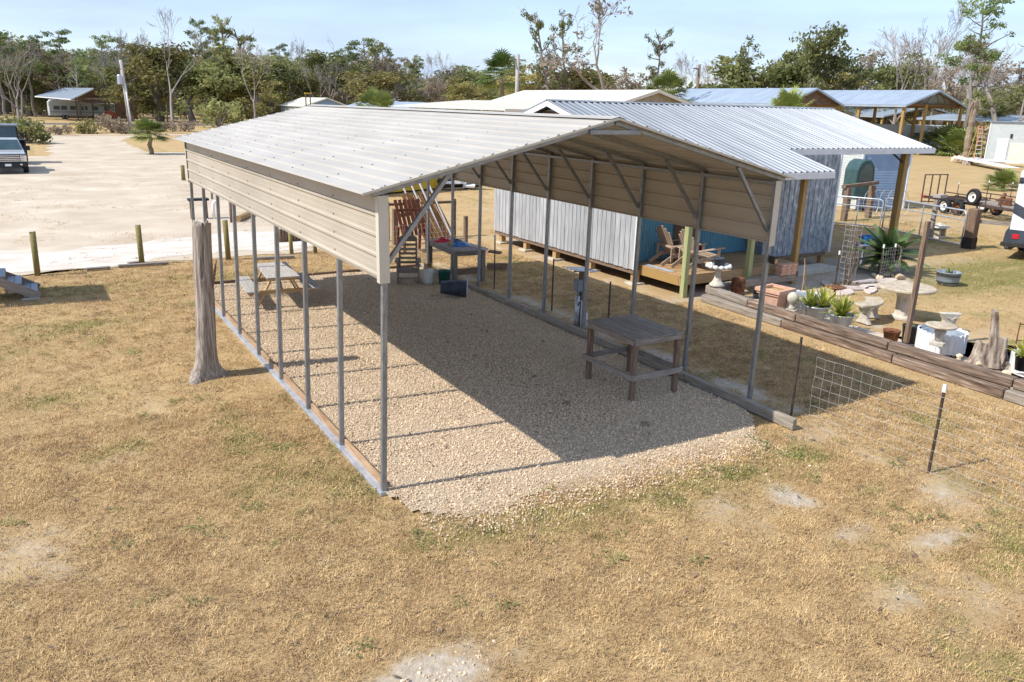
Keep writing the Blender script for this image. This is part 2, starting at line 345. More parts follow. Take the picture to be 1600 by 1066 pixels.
def ground_mat():
    m = bpy.data.materials.new('dry_lawn'); m.use_nodes = True; t = m.node_tree; N = t.nodes.new; K = t.links.new
    b = t.nodes['Principled BSDF']; b.inputs['Roughness'].default_value = .97; b.inputs['Specular IOR Level'].default_value = .1
    g = N('ShaderNodeNewGeometry')
    def noi(s, d, r=.6):
        n = N('ShaderNodeTexNoise'); n.inputs['Scale'].default_value = s; n.inputs['Detail'].default_value = d; n.inputs['Roughness'].default_value = r; K(g.outputs['Position'], n.inputs['Vector']); return n.outputs['Fac']
    def ramp(f, *st):
        r = N('ShaderNodeValToRGB'); e = r.color_ramp.elements
        e[0].position, e[0].color = st[0][0], (*st[0][1], 1); e[1].position, e[1].color = st[-1][0], (*st[-1][1], 1)
        for p, c in st[1:-1]: q = e.new(p); q.color = (*c, 1)
        K(f, r.inputs[0]); return r.outputs[0]
    def mix(f, a, c, mode='MIX'):
        x = N('ShaderNodeMix'); x.data_type = 'RGBA'; x.blend_type = mode
        if isinstance(f, float): x.inputs['Factor'].default_value = f
        else: K(f, x.inputs['Factor'])
        K(a, x.inputs['A']); K(c, x.inputs['B']); return x.outputs['Result']
    fine = ramp(noi(26, 8, .75), (.3, (.22, .14, .075)), (.5, (.45, .315, .165)), (.72, (.62, .47, .27)))
    big = ramp(noi(.6, 5), (.3, (.38, .24, .115)), (.5, (.48, .33, .155)), (.7, (.57, .415, .20)))
    dry = mix(.5, fine, big)
    at = N('ShaderNodeAttribute'); at.attribute_name = 'green'
    grn = ramp(noi(14, 6, .7), (.35, (.085, .10, .028)), (.65, (.25, .235, .075)))
    mg = N('ShaderNodeMath'); mg.operation = 'MULTIPLY'; mg.inputs[1].default_value = .8; K(at.outputs['Fac'], mg.inputs[0])
    c = mix(mg.outputs[0], dry, grn)
    ab = N('ShaderNodeAttribute'); ab.attribute_name = 'bare'
    sa = ramp(noi(9, 9, .7), (.3, (.36, .29, .215)), (.55, (.54, .46, .36)), (.75, (.68, .605, .50)))
    mm = N('ShaderNodeMath'); mm.operation = 'MULTIPLY_ADD'; K(noi(5, 6, .7), mm.inputs[0]); mm.inputs[1].default_value = 3.4; mm.inputs[2].default_value = -1.9
    ma = N('ShaderNodeMath'); ma.operation = 'ADD'; ma.use_clamp = True; K(ab.outputs['Fac'], ma.inputs[0]); K(mm.outputs[0], ma.inputs[1])
    mq = N('ShaderNodeMath'); mq.operation = 'MULTIPLY'; mq.use_clamp = True; K(ma.outputs[0], mq.inputs[0]); K(ab.outputs['Fac'], mq.inputs[1])
    c = mix(mq.outputs[0], c, sa)
    K(c, b.inputs['Base Color'])
    bn = N('ShaderNodeBump'); bn.inputs['Strength'].default_value = .9; bn.inputs['Distance'].default_value = .03; K(noi(22, 8, .75), bn.inputs['Height']); K(bn.outputs[0], b.inputs['Normal'])
    return m
gm.materials.append(ground_mat())
tag(place(bpy.data.objects.new('ground', gm), None, Matrix()), 'dry brown winter lawn spreading over the whole lot', kind='structure')
def sheet(name, outline, z, mat, label, rag=.25, step=.4, seed=1.):
    pts = []; n = len(outline)
    for i in range(n):
        a = V(outline[i]); b = V(outline[(i+1) % n]); l = (b-a).length; k_ = max(1, min(400, int(l/step)))
        nn = V((-(b-a).y, (b-a).x)).normalized()
        for q in range(k_):
            p = a+(b-a)*(q/k_); d = rag*(fbm(p.x, p.y, .45/max(rag, .2), 4, seed)); pts.append((p.x+nn.x*d, p.y+nn.y*d))
    bm = bmesh.new(); f = bm.faces.new([bm.verts.new((x, y, z)) for x, y in pts]); bmesh.ops.triangulate(bm, faces=[f])
    bmesh.ops.recalc_face_normals(bm, faces=bm.faces)
    if bm.faces and sum(f.normal.z for f in bm.faces) < 0: bmesh.ops.reverse_faces(bm, faces=bm.faces)
    me = bpy.data.meshes.new(name); bm.to_mesh(me); bm.free(); me.materials.append(M_[mat])
    return tag(place(bpy.data.objects.new(name, me), None, Matrix()), label, kind='structure')
SAND = [(-70, 17.5), (-12, 15.9), (-3.5, 15.6), (-.9, 16.35), (.5, 16.2), (3.7, 16.0), (6.2, 18.2), (9.5, 24), (10, 40), (11.2, 58), (10.8, 66), (5.6, 66.5), (5.2, 74), (5.6, 88), (8.4, 97), (-8, 97), (-2.2, 88), (-1.2, 80), (-2.0, 63), (-14, 58), (-70, 52)]
sheet('sand_drive', SAND, .008, 'sand', 'pale sandy drive beyond the lawn', .7, .5)
sheet('sand_verge', [(-60, 17.6), (-12, 16.3), (-3.5, 16.0), (-.9, 16.7), (2.5, 16.6), (4.5, 17.4), (5.5, 20.2), (2.5, 20.6), (-3, 19.6), (-12, 20.2), (-60, 21.5)], .012, 'sandw', 'whiter rutted sand along the near side of the drive', .9, .4, 4.)
sheet('dirt_lane', [(-160, 93.5), (-20, 95.5), (60, 104), (180, 118), (180, 121.5), (60, 107.5), (-20, 99), (-160, 97)], .012, 'asphalt2', 'packed dirt lane crossing behind the drive', .3, 3)
sheet('asphalt_road', [(-220, 131), (0, 136.5), (150, 146), (150, 153), (0, 143.5), (-220, 138)], .012, 'road', 'grey asphalt road in front of the far house', .1, 6)
# ------------------------------------------------------------------ gravel pad
W = 6.215
GPAD = [(-.06, -.1), (.0, -.55), (.39, -.8), (.8, -1.0), (1.6, -1.0), (2.3, -1.12), (2.97, -1.18), (3.83, -1.2), (4.5, -1.25), (5.3, -1.0), (5.9, -.35), (5.98, 0), (5.98, 12.35), (2.8, 12.5), (-.06, 12.35)]
def inside(x, y, poly):
    c = False; n = len(poly)
    for i in range(n):
        x1, y1 = poly[i]; x2, y2 = poly[i-1]
        if (y1 > y) != (y2 > y) and x < (x2-x1)*(y-y1)/(y2-y1)+x1: c = not c
    return c
def padz(x, y): return .008+.044*min(1, max(0, (y+1.1)/1.0))
def gravel_bed():
    m = MB(); st = .1; idx = {}
    xs = np.arange(-.1, 6.05, st); ys = np.arange(-1.5, 12.55, st)
    for x in xs:
        for y in ys:
            if not inside(x+st/2, y+st/2+.12*fbm(x, y, 1.6, 3, 7.)*(y < .3), GPAD): continue
            f = []
            for a, b in ((0, 0), (1, 0), (1, 1), (0, 1)):
                k = (round((x+a*st)*100), round((y+b*st)*100))
                if k not in idx: idx[k] = len(m.v); m.v.append((min(5.985, x+a*st), y+b*st, padz(x, y+b*st)))
                f.append(idx[k])
            m.f.append(tuple(f))
    tag(m.build('gravel_pad', 'gravelbase', None, Matrix(), 0, True), 'pale limestone gravel floor under the metal carport', kind='structure')
gravel_bed()
def scatter(name, pts, sc_, idx, variants, label, cat='', flat=.25):
    me = bpy.data.meshes.new(name); me.from_pydata(pts, [], [])
    n = len(pts)
    a = me.attributes.new('scl', 'FLOAT', 'POINT'); a.data.foreach_set('value', np.asarray(sc_, 'f'))
    a = me.attributes.new('idx', 'INT', 'POINT'); a.data.foreach_set('value', np.asarray(idx, 'i'))
    r = np.stack([rng.uniform(-flat, flat, n), rng.uniform(-flat, flat, n), rng.uniform(0, 6.283, n)], 1).astype('f')
    a = me.attributes.new('rot', 'FLOAT_VECTOR', 'POINT'); a.data.foreach_set('vector', r.ravel())
    o = place(bpy.data.objects.new(name, me), None, Matrix())
    col = bpy.data.collections.new(name+'_pieces')
    for i, v in enumerate(variants): col.objects.link(bpy.data.objects.new('%s_piece_%02d' % (name, i), v))
    ng = bpy.data.node_groups.new(name, 'GeometryNodeTree')
    ng.interface.new_socket('Geometry', in_out='INPUT', socket_type='NodeSocketGeometry'); ng.interface.new_socket('Geometry', in_out='OUTPUT', socket_type='NodeSocketGeometry')
    N = ng.nodes.new; K = ng.links.new
    gi = N('NodeGroupInput'); go = N('NodeGroupOutput'); ip = N('GeometryNodeInstanceOnPoints'); ci = N('GeometryNodeCollectionInfo')
    ci.inputs['Collection'].default_value = col; ci.inputs['Separate Children'].default_value = True; ci.inputs['Reset Children'].default_value = True
    def at(nm, ty):
        q = N('GeometryNodeInputNamedAttribute'); q.data_type = ty; q.inputs['Name'].default_value = nm; return [s for s in q.outputs if s.enabled and s.name == 'Attribute'][0]
    K(gi.outputs[0], ip.inputs['Points']); K(ci.outputs[0], ip.inputs['Instance']); ip.inputs['Pick Instance'].default_value = True
    K(at('idx', 'INT'), ip.inputs['Instance Index']); K(at('rot', 'FLOAT_VECTOR'), ip.inputs['Rotation']); K(at('scl', 'FLOAT'), ip.inputs['Scale'])
    K(ip.outputs[0], go.inputs[0])
    md = o.modifiers.new('scatter', 'NODES'); md.node_group = ng
    return tag(o, label, cat or None, kind='stuff')
def stone_mesh(i):
    bm = bmesh.new(); bmesh.ops.create_icosphere(bm, subdivisions=1, radius=1)
    q = random.Random(i); sx, sy, sz = q.uniform(.8, 1.2), q.uniform(.6, 1.), q.uniform(.45, .75)
    for v in bm.verts:
        k_ = q.uniform(.75, 1.2); v.co = V((v.co.x*sx*k_, v.co.y*sy*k_, v.co.z*sz*k_))
    me = bpy.data.meshes.new('stone'); bm.to_mesh(me); bm.free(); me.materials.append(M_['stone']); return me
pts = []; scl = []
for _ in range(135000):
    x = random.uniform(-.05, 6.0); y = random.uniform(-1.3, 12.4)
    if not inside(x, y, GPAD): continue
    edge = min(1, max(0, (y+1.25)/1.4)); 
    if y < .2 and random.random() > .45+.55*edge: continue
    pts.append((x, y, padz(x, y)+.008*fbm(x, y, 1.5, 2, 4.)+random.uniform(-.004, .012))); scl.append(random.choice((.007, .009, .010, .012, .014, .019)))
for _ in range(1600):      # strays in the grass along the front edge
    t = random.random()*5.4; y = -1.0-.6*abs(random.gauss(0, .5))
    pts.append((t, y+.25*(t < .5), .02)); scl.append(random.choice((.01, .013, .017)))
scatter('gravel', pts, scl, rng.integers(0, 6, len(pts)), [stone_mesh(i) for i in range(6)], 'pale crushed limestone gravel covering the carport floor', 'gravel', 3.1)
# ------------------------------------------------------------------ grass
def tuft(seed, nb, hmin, hmax, spread, lean, wd, mat):
    q = random.Random(seed); m = MB()
    for _ in range(nb):
        a = q.uniform(0, 6.283); r = spread*math.sqrt(q.random()); x, y = r*math.cos(a), r*math.sin(a)
        h = q.uniform(hmin, hmax); b = q.uniform(0, 6.283); ln = q.uniform(.3, 1)*lean*h; ww = wd*q.uniform(.6, 1.3)
        dx, dy = math.cos(b), math.sin(b); px, py = -dy*ww, dx*ww
        m.add([(x-px, y-py, -.004), (x+px, y+py, -.004), (x+dx*ln*.4+px*.8, y+dy*ln*.4+py*.8, h*.6), (x+dx*ln*.4-px*.8, y+dy*ln*.4-py*.8, h*.6), (x+dx*ln, y+dy*ln, h*.85)], [(0, 1, 2, 3), (3, 2, 4)])
    return m.mesh('tuft', M_[mat])
mk('dark_thatch', (.15, .10, .06), (.30, .20, .115), .9, 3, world=True, ovar=.3); M_['thatch'] = MATS['dark_thatch']
mk('dry_grass', (.38, .24, .115), (.62, .435, .215), .9, 2.2, world=True, detail=9, ovar=.3, c3=(.74, .575, .335), lo=.30, hi=.6)
mk('green_grass', (.22, .21, .06), (.46, .40, .15), .85, 1.5, world=True, detail=5, ovar=.3)
M_['dryg'] = MATS['dry_grass']; M_['greeng'] = MATS['green_grass']
pd, sdv, idd, pg, sg = [], [], [], [], []
def blocked(x, y):
    if -.16 < x < 6.0 and -.75 < y < 12.5: return not (y < -.2 and not inside(x, y, GPAD))
    if x > 9.9 and x < 22 and 6.2 < y < 16.3: return True
    if 5.98 < x < 6.2 and -1.1 < y < 12.4: return True
    if 10.45 < x < 10.95 and -3 < y < 6.2: return True
    return False
def seedgrass(n, x0, x1, y0, y1, s0, s1, keep=1.):
    for _ in range(n):
        x = random.uniform(x0, x1); y = random.uniform(y0, y1)
        dx, dy = x-CAM.x, y-CAM.y; fx = dx*math.sin(YAW)+dy*math.cos(YAW); rx = dx*math.cos(YAW)-dy*math.sin(YAW)
        if fx < 3.5 or abs(rx) > fx*.72+2.2: continue
        if y > 15.6 and inside(x, y, SAND): continue
        if blocked(x, y): continue
        b = bare(x, y)+.25*fbm(x, y, 4., 2, 6.)
        if random.random() < b*1.15: continue
        if random.random() > .85+.4*fbm(x, y, 1.9, 3, 15.): continue
        g = greenness(x, y)
        if random.random() < g*.75: pg.append((x, y, gz(x, y))); sg.append(random.uniform(s0, s1)*1.05)
        else: pd.append((x, y, gz(x, y))); sdv.append(random.uniform(s0, s1))
seedgrass(165000, -11, 10, -6.5, 4, .75, 1.35)
seedgrass(60000, -13, 11, 4, 16.2, .9, 1.6)
seedgrass(30000, 6.2, 30, -6, 14, .9, 1.6)
seedgrass(16000, -10, 45, 12, 45, 1.3, 2.4)
dryt = [tuft(10+i, 18, .008, .030, .10, 2.2, .0023, 'dryg') for i in range(5)]
dryt += [tuft(30+i, 16, .006, .024, .09, 2.2, .0026, 'thatch') for i in range(2)]
lg = rng.integers(0, 5, len(pd)); dk_ = np.array([.13+.3*fbm(p[0], p[1], 2.6, 3, 18.) for p in pd]) > rng.random(len(pd)); lg[dk_] = rng.integers(5, 7, int(dk_.sum()))
scatter('lawn_grass', pd, sdv, lg, dryt, 'short dry tan grass of the lawn', 'grass', .3)
scatter('green_grass', pg, sg, rng.integers(0, 3, len(pg)), [tuft(40+i, 12, .012, .036, .07, 1.3, .003, 'greeng') for i in range(3)], 'greener patches of grass in the dry lawn', 'grass', .3)
def weed_mesh(s):
    q = random.Random(s); m = MB()
    for _ in range(26):
        a = q.uniform(0, 6.283); r = q.uniform(.02, .16); h = q.uniform(.015, .07); l = q.uniform(.03, .07); w_ = l*.35
        M = T(r*math.cos(a), r*math.sin(a), h) @ RZ(a) @ RY(q.uniform(-.7, .3))
        m.add([(0, 0, 0), (l*.5, -w_, .004), (l, 0, -.004), (l*.5, w_, .004)], [(0, 1, 2, 3)], M)
    return m.mesh('weed', M_['weed'])
pw, sw = [], []
for (px_, py_, n, s) in ((480, 705, 7, 40), (560, 770, 5, 30), (820, 775, 4, 30), (1180, 695, 3, 15), (1440, 760, 7, 60), (1530, 810, 9, 60), (880, 830, 9, 160), (250, 945, 4, 30), (430, 830, 6, 60), (330, 650, 10, 80), (90, 830, 5, 60), (1120, 760, 8, 60),
                         (1000, 880, 3, 60), (620, 960, 3, 100), (1270, 640, 5, 50), (1330, 600, 3, 40), (240, 410, 6, 40), (120, 460, 5, 40), (830, 490, 8, 40), (760, 450, 8, 30), (1100, 650, 4, 30), (150, 560, 9, 110), (1250, 730, 7, 70), (410, 395, 6, 90), (130, 415, 5, 60)):
    for _ in range(n):
        p = gp(px_+random.gauss(0, s), py_+random.gauss(0, s*.35))
        if blocked(p.x, p.y): continue
        pw.append((p.x, p.y, gz(p.x, p.y))); sw.append(random.uniform(.35, .85))
scatter('lawn_weeds', pw, sw, rng.integers(0, 4, len(pw)), [weed_mesh(70+i) for i in range(4)], 'small green weeds dotted through the dry lawn', 'weeds', .1)
def leaf_mesh(i):
    q = random.Random(i); l = q.uniform(.03, .05); w_ = l*.4
    return MB().add([(-l, 0, .004), (0, -w_, .012), (l, 0, .006), (0, w_, .0)], [(0, 1, 2), (0, 2, 3)]).mesh('leaf', M_['brown'])
plf, slf = [], []
for _ in range(5200):
    x = random.uniform(-10, 9); y = random.uniform(-6.5, 15)
    if fbm(x, y, .7, 3, 33.) > random.uniform(-.25, .6): plf.append((x, y, (.066 if inside(x, y, GPAD) else .022+gz(x, y)))); slf.append(random.uniform(.4, 1.1))
scatter('fallen_leaves', plf, slf, rng.integers(0, 3, len(plf)), [leaf_mesh(i) for i in range(3)], 'small brown fallen leaves scattered over lawn and gravel', 'leaves', .5)
pdb, sdb = [], []
for _ in range(9000):
    x = random.uniform(-16, 11); y = 16+abs(random.gauss(0, 14))
    if inside(x, y, SAND) and fbm(x, y, .35, 3, 21.) > random.uniform(-.1, .5): pdb.append((x, y, .012)); sdb.append(random.uniform(.5, 1.7))
scatter('drive_litter', pdb, sdb, rng.integers(0, 3, len(pdb)), [tuft(55+i, 9, .006, .02, .12, 2.2, .006, 'dryg') for i in range(3)], 'dry grass litter strewn over the sandy drive', 'litter', .2)
# loose chunks on the bare mound in the foreground
rk = []; rs = []
for _ in range(260):
    x = random.gauss(-.95, .42); y = random.gauss(-3.25, .15); rk.append((x, y, gz(x, y))); rs.append(abs(random.gauss(0, .011))+.004)
scatter('sand_clods', rk, rs, rng.integers(0, 3, len(rk)), [stone_mesh(90+i) for i in range(3)], 'grey crumbly clods on the bare sandy patch in front', 'clods', 3.)
# ================================================================== CARPORT
RS = .2417                                  # roof slope
cp = thing('carport', 'open sided beige metal carport on slim grey steel posts over gravel', 'carport', (W/2, 6.1, 0))
ZE = 3.715
def rz_(x): return ZE+RS*min(x, W-x)
P_ = .0635
for i in range(9):
    y = i*S
    bar('post', (-.10, y, 0), (-.005, y, ZE-.09), P_, P_, 'galv', cp)
    bar('post', (W-.03, y, 0), (W+.005, y, ZE-.09), P_, P_, 'galv', cp)
    for sx in (0, 1):
        f = (lambda a: a) if not sx else (lambda a: W-a)
        bar('rafter', (f(-.16), y, rz_(-.16)-.05), (f(W/2-.012), y, rz_(W/2)-.05), .057, .056, 'galv', cp, up=(0, 0, 1))
        bar('knee_brace', (f(.03), y+.034, 2.86), (f(.80), y+.034, rz_(.80)-.08), .05, .05, 'galv', cp, up=(0, 1, 0))
    bar('peak_brace', (W/2-.40, y-.034, rz_(W/2)-.165), (W/2+.40, y-.034, rz_(W/2)-.165), .045, .06, 'galv', cp)
for x in (0, W): bar('side_rail', (x, -.03, ZE-.14), (x, 8*S+.03, ZE-.14), .05, .055, 'galv', cp)
for x in (-.115, W-.03): bar('base_rail', (x, -.05, .028), (x, 8*S+.05, .028), .085, .056, 'galvb', cp)
SL = (W/2+.30)*math.sqrt(1+RS*RS); NP = 15; PT = SL/NP; RL = 8*S+.33+.103
scr = MB()
hexs = [(.0115*math.cos(a*PI/3), .0115*math.sin(a*PI/3)) for a in range(6)]
for side in (0, 1):
    ex = V((1/math.sqrt(1+RS*RS), 0, RS/math.sqrt(1+RS*RS)))
    if side == 0:  o0 = V((-.30, 8*S+.33, rz_(-.30))); fx = (0, -1, 0); fy = tuple(ex)
    else:          o0 = V((W+.30, -.103, rz_(-.30))); fx = (0, 1, 0); fy = (-ex.x, 0, ex.z)
    for a, b in ((0, 4), (4, 8), (8, 12), (12, 15)):
        m = ribbed(RL, (b-a)*PT+.02, PT, .020, .030, first=.0, minor=True)
        m.build('roof_panel', 'roof', cp, frame(o0+V(fy)*(a*PT)+V((0, 0, .002*(a/4))), fx, fy))
    F = frame(o0, fx, fy)
    for i in range(9):
        for k_ in range(1, NP+1):
            xx = (.33+i*S) if side == 0 else (.103+i*S)
            for off in ((.045,) if k_ % 2 else (-.045,)):
                scr.prism(hexs, .001, .010, F @ T(xx+random.uniform(-.02, .02), k_*PT-PT/2+off, 0))
    q = MB().prism([(0, -.09), (.09, 0), (.085, .006), (0, -.082)], 0, .01)      # folded rake trim
    bar('rake_trim', F @ V((RL-.004 if side == 0 else .004, 0, .0)), F @ V((RL-.004 if side == 0 else .004, SL, .0)), .012, .03, 'trim', cp)
    bar('rake_trim', F @ V((.004 if side == 0 else RL-.004, 0, .0)), F @ V((.004 if side == 0 else RL-.004, SL, .0)), .012, .03, 'trim', cp)
o = scr.build('roof_screws', 'screw', cp); o['kind'] = 'stuff'
MB().add([(-.13, 0, -.13*RS), (0, 0, .0), (.13, 0, -.13*RS), (-.13, RL, -.13*RS), (0, RL, 0), (.13, RL, -.13*RS)], [(0, 1, 4, 3), (1, 2, 5, 4)]).build('ridge_cap', 'roof', cp, T(W/2, -.103, rz_(W/2)+.026))
for side, xo in ((0, -.074), (1, W+.046)):
    z0 = 2.668; hh = rz_(-.042)-.03-z0
    m = ribbed(8*S+.05, hh, .2286, .02, .028, first=.045, minor=True)
    fx = (0, -1, 0) if side == 0 else (0, 1, 0)
    m.build('wall_panel', 'wallp', cp, frame((xo, 8*S+.025 if side == 0 else -.025, z0), fx, (0, 0, 1)))
    s_ = -1 if side == 0 else 1
    for yy, dy in ((-.045, 1), (8*S+.045, -1)):
        t = MB(); x_out = xo+s_*.026
        xin = xo-s_*.095
        t.box(min(x_out, xin), max(x_out, xin), yy-.003, yy+.003, z0-.03, ZE-.10); t.box(min(x_out, x_out-s_*.006), max(x_out, x_out-s_*.006), min(yy, yy+dy*.09), max(yy, yy+dy*.09), z0-.03, ZE-.10)
        t.build('corner_trim', 'trim', cp)
    sb = MB()
    for i in range(9):
        for k_ in range(4): sb.prism(hexs, .0, .008, frame((xo+s_*.001, i*S+.02, z0+.1+k_*.2286), (0, -1 if side == 0 else 1, 0), (0, 0, 1)))
    o = sb.build('wall_screws', 'screw', cp); o['kind'] = 'stuff'
fl = boxo('flood_light', W-.02, W+.06, -.16, -.06, 2.38, 2.50, 'black', cp); boxo('lens', W-.01, W+.05, -.166, -.16, 2.39, 2.46, 'tan', fl); boxo('bracket', W+.0, W+.03, -.06, -.034, 2.4, 2.48, 'black', fl)
# ------------------------------------------------------------------ border timbers
names = ['nearest', 'second', 'third', 'fourth', 'fifth', 'sixth', 'seventh', 'farthest']
for i in range(8):
    y0, y1 = i*S+.05, (i+1)*S-.05
    b = bar('border_board', (-.055, y0, .072+random.uniform(-.006, .006)), (-.055, y1, .075+random.uniform(-.006, .006)), .04, .145, 'border')
    tag(b, '%s tan border board between the left carport posts' % names[i], 'board', 'boards edging the gravel on the left')
ys = [-1.02, 1.35, 3.75, 6.2, 8.5]
lab = ['pale protruding border timber, nearest on the right edge of the gravel', 'border timber beside the wooden work table', 'border timber beside the electric pedestal post', 'border timber farthest along the right edge of the gravel']
for i in range(4):
    b = bar('border_timber', (W-.14, ys[i]+.006, .105), (W-.14, ys[i+1]-.006, .105), .09, .17, 'sleeper', bev=.008); tag(b, lab[i], 'timber', 'timbers edging the gravel on the right')
tag(bar('border_timber', (W-.14, 8.52, .09), (W-.14, 12.4, .09), .06, .13, 'sleeper', bev=.008), 'low pale board at the right rear edge of the gravel', 'timber', 'timbers edging the gravel on the right')
for a, b_, t in ((-.1, 2.9, 'left'), (2.92, 6.1, 'right')):
    tag(bar('border_timber', (a, 12.52, .06), (b_, 12.52, .06), .06, .11, 'brown', bev=.006), 'dark timber along the rear edge of the gravel, %s half' % t, 'timber', 'timbers edging the gravel at the back')
# ------------------------------------------------------------------ dead trunk
def dead_trunk():
    p = gp(320, 588); t = thing('dead_tree', 'tall weathered grey dead tree trunk standing beside the carport', 'tree trunk', p)
    m = MB(); n = 40; H = 2.66; lv = 34
    for i in range(lv+1):
        z = H*i/lv; f = z/H
        base = .158-.02*f+.085*math.exp(-z/.13)+.025*math.exp(-z/.6)
        for j in range(n):
            a = 2*PI*j/n
            root = .16*math.exp(-z/.13)*max(0, math.cos(3*a+.6))**2+.03*math.exp(-z/.9)*math.cos(3*a+.6)
            r = base*(1+.10*fbm(math.cos(a)*2, math.sin(a)*2+z*.25, 1.3, 4, 2.))+root+.012*math.sin(a*9+z*1.5)*fbm(a, z, .8, 2, 3.)
            crack = -.07*math.exp(-((a-4.55-.12*math.sin(z*3))/.09)**2)*(1 if z > 1.75 else 0)
            x0 = .02*math.sin(z*1.7)+.19*f
            zz = z+(.06*fbm(math.cos(a), math.sin(a), 2.5, 3, 5.)-.06*max(0, math.cos(a-.4)) if i == lv else 0)
            m.v.append((x0+(r+crack)*math.cos(a), (r+crack)*math.sin(a), zz))
    for i in range(lv):
        for j in range(n):
            a = i*n+j; b = i*n+(j+1) % n; m.f.append((a, b, b+n, a+n))
    c = len(m.v); m.v.append((.19, 0, H-.05))
    for j in range(n): m.f.append((lv*n+j, lv*n+(j+1) % n, c))
    m.build('stem', 'bark', t, T(*p), 0, True)
    MB().tube([(.24, -.10, 1.55), (.29, -.12, 1.85), (.33, -.11, 2.02)], [.012, .02, .006], 5).build('bark_splinter', 'brown', t, T(*p))
    return t
dead_trunk()
# ------------------------------------------------------------------ work table in front
def work_table():
    x0, x1, y0, y1, z = 4.54, 5.56, .97, 2.29, 1.10
    t = thing('work_table', 'square grey weathered wooden work table near the front of the carport', 'table', ((x0+x1)/2, (y0+y1)/2, .05))
    n = 6
    for i in range(n):
        a = x0+(x1-x0)*i/n; b = x0+(x1-x0)*(i+1)/n
        bar('top_board', ((a+b)/2, y0+random.uniform(-.01, .01), z-.012), ((a+b)/2, y1+random.uniform(-.01, .01), z-.012+random.uniform(-.004, .004)), b-a-.005, .024, 'greywood', t)
    for x in (x0+.06, x1-.06):
        for y in (y0+.06, y1-.08): bar('leg', (x-.01*(x < 5.), y-.01, .05), (x, y, z-.03), .082, .082, 'brown', t)
    for y in (y0+.02, y1-.03): bar('apron', (x0+.02, y, z-.07), (x1-.02, y, z-.07), .035, .085, 'greywood', t)
    for x in (x0+.015, x1-.015): bar('apron', (x, y0+.04, z-.07), (x, y1-.05, z-.07), .03, .085, 'greywood', t)
    zz = .46
    for x in (x0-.01, x1+.0): bar('stretcher', (x, y0-.05, zz), (x, y1, zz), .035, .09, 'greywood', t)
    for y in (y0-.03, y1-.02): bar('stretcher', (x0-.03, y, zz+.005), (x1+.02, y, zz+.005), .035, .09, 'greywood', t)
work_table()
# ------------------------------------------------------------------ picnic table
def picnic():
    c = V((1.33, 10.05, .05)); t = thing('picnic_table', 'weathered grey picnic table with two benches under the carport', 'picnic table', c, -.1)
    M = WM[t.name]; L2 = .88
    def B(nm, a, b, w, h, mt, up=(0, 0, 1)): return bar(nm, M @ V(a), M @ V(b), w, h, mt, t, M.to_3x3() @ V(up))
    for k_ in range(5): x = -.29+.145*k_; B('top_plank', (x, -L2, .735), (x, L2, .735), .138, .036, 'palegrey')
    for s in (-1, 1):
        for k_ in range(2): x = s*(.60+.145*k_); B('bench_plank', (x, -L2, .44), (x, L2, .44), .138, .036, 'palegrey')
        for yy in (-.62, .62): B('leg', (s*.58, yy, .0), (s*.20, yy, .72), .04, .09, 'tan', (0, 1, 0))
    for yy in (-.665, .665):
        B('bench_support', (-.75, yy, .385), (.75, yy, .385), .036, .09, 'tan'); B('top_support', (-.33, yy, .68), (.33, yy, .68), .036, .09, 'tan')
    for s in (-1, 1): B('brace', (0, s*.60, .40), (0, s*.12, .70), .036, .07, 'tan')
picnic()
# ------------------------------------------------------------------ rocking chair
def rocker():
    p = gp(638, 442, .05); t = thing('rocking_chair', 'dark grey wooden rocking chair with slatted back in the carport shade', 'chair', p, -.42)
    M = WM[t.name]
    def B(nm, a, b, w, h, mt='benchwood', up=(0, 0, 1)): return bar(nm, M @ V(a), M @ V(b), w, h, mt, t, M.to_3x3() @ V(up))
    for s in (-1, 1):
        x = s*.27
        pts = [(x, -.42+.96*i/8, .03+.11*((i-3.6)/4.4)**2) for i in range(9)]
        m = MB()
        for i in range(8):
            a, b = V(pts[i]), V(pts[i+1]); m.add([(x-.02, a.y, a.z-.025), (x+.02, a.y, a.z-.025), (x+.02, a.y, a.z+.025), (x-.02, a.y, a.z+.025), (x-.02, b.y, b.z-.025), (x+.02, b.y, b.z-.025), (x+.02, b.y, b.z+.025), (x-.02, b.y, b.z+.025)],
                [(0, 1, 5, 4), (1, 2, 6, 5), (2, 3, 7, 6), (3, 0, 4, 7)]+([(3, 2, 1, 0)] if i == 0 else [])+([(4, 5, 6, 7)] if i == 7 else []))
        m.build('rocker', 'benchwood', t, M)
        B('leg', (x, -.27, .07), (x, -.27, .60), .045, .06, up=(0, 1, 0)); B('leg', (x, .22, .07), (x, .25, .60), .045, .06, up=(0, 1, 0))
        B('armrest', (x*1.05, -.36, .62), (x*1.05, .30, .60), .10, .03)
        B('back_stile', (s*.22, .20, .38), (s*.22, .48, 1.10), .05, .03, up=(0, 1, 0))
    for k_ in range(5): B('seat_slat', (-.25, -.26+.105*k_, .41-.012*k_), (.25, -.26+.105*k_, .41-.012*k_), .09, .022)
    B('front_rail', (-.26, -.30, .37), (.26, -.30, .37), .03, .09)
    for k_ in range(6):
        f = k_/5; y = .245+.23*f; z = .50+.55*f; B('back_slat', (-.205, y, z), (.205, y, z), .022, .062, up=(0, .35, 1))
    m = MB().prism([(-.24, 0), (.24, 0), (.24, .06), (.15, .12), (-.15, .12), (-.24, .06)], -.012, .012)
    m.build('top_rail', 'benchwood', t, M @ T(0, .49, 1.06) @ RX(PI/2-.36))
    B('stretcher', (-.27, -.27, .18), (.27, -.27, .18), .03, .04)
rocker()
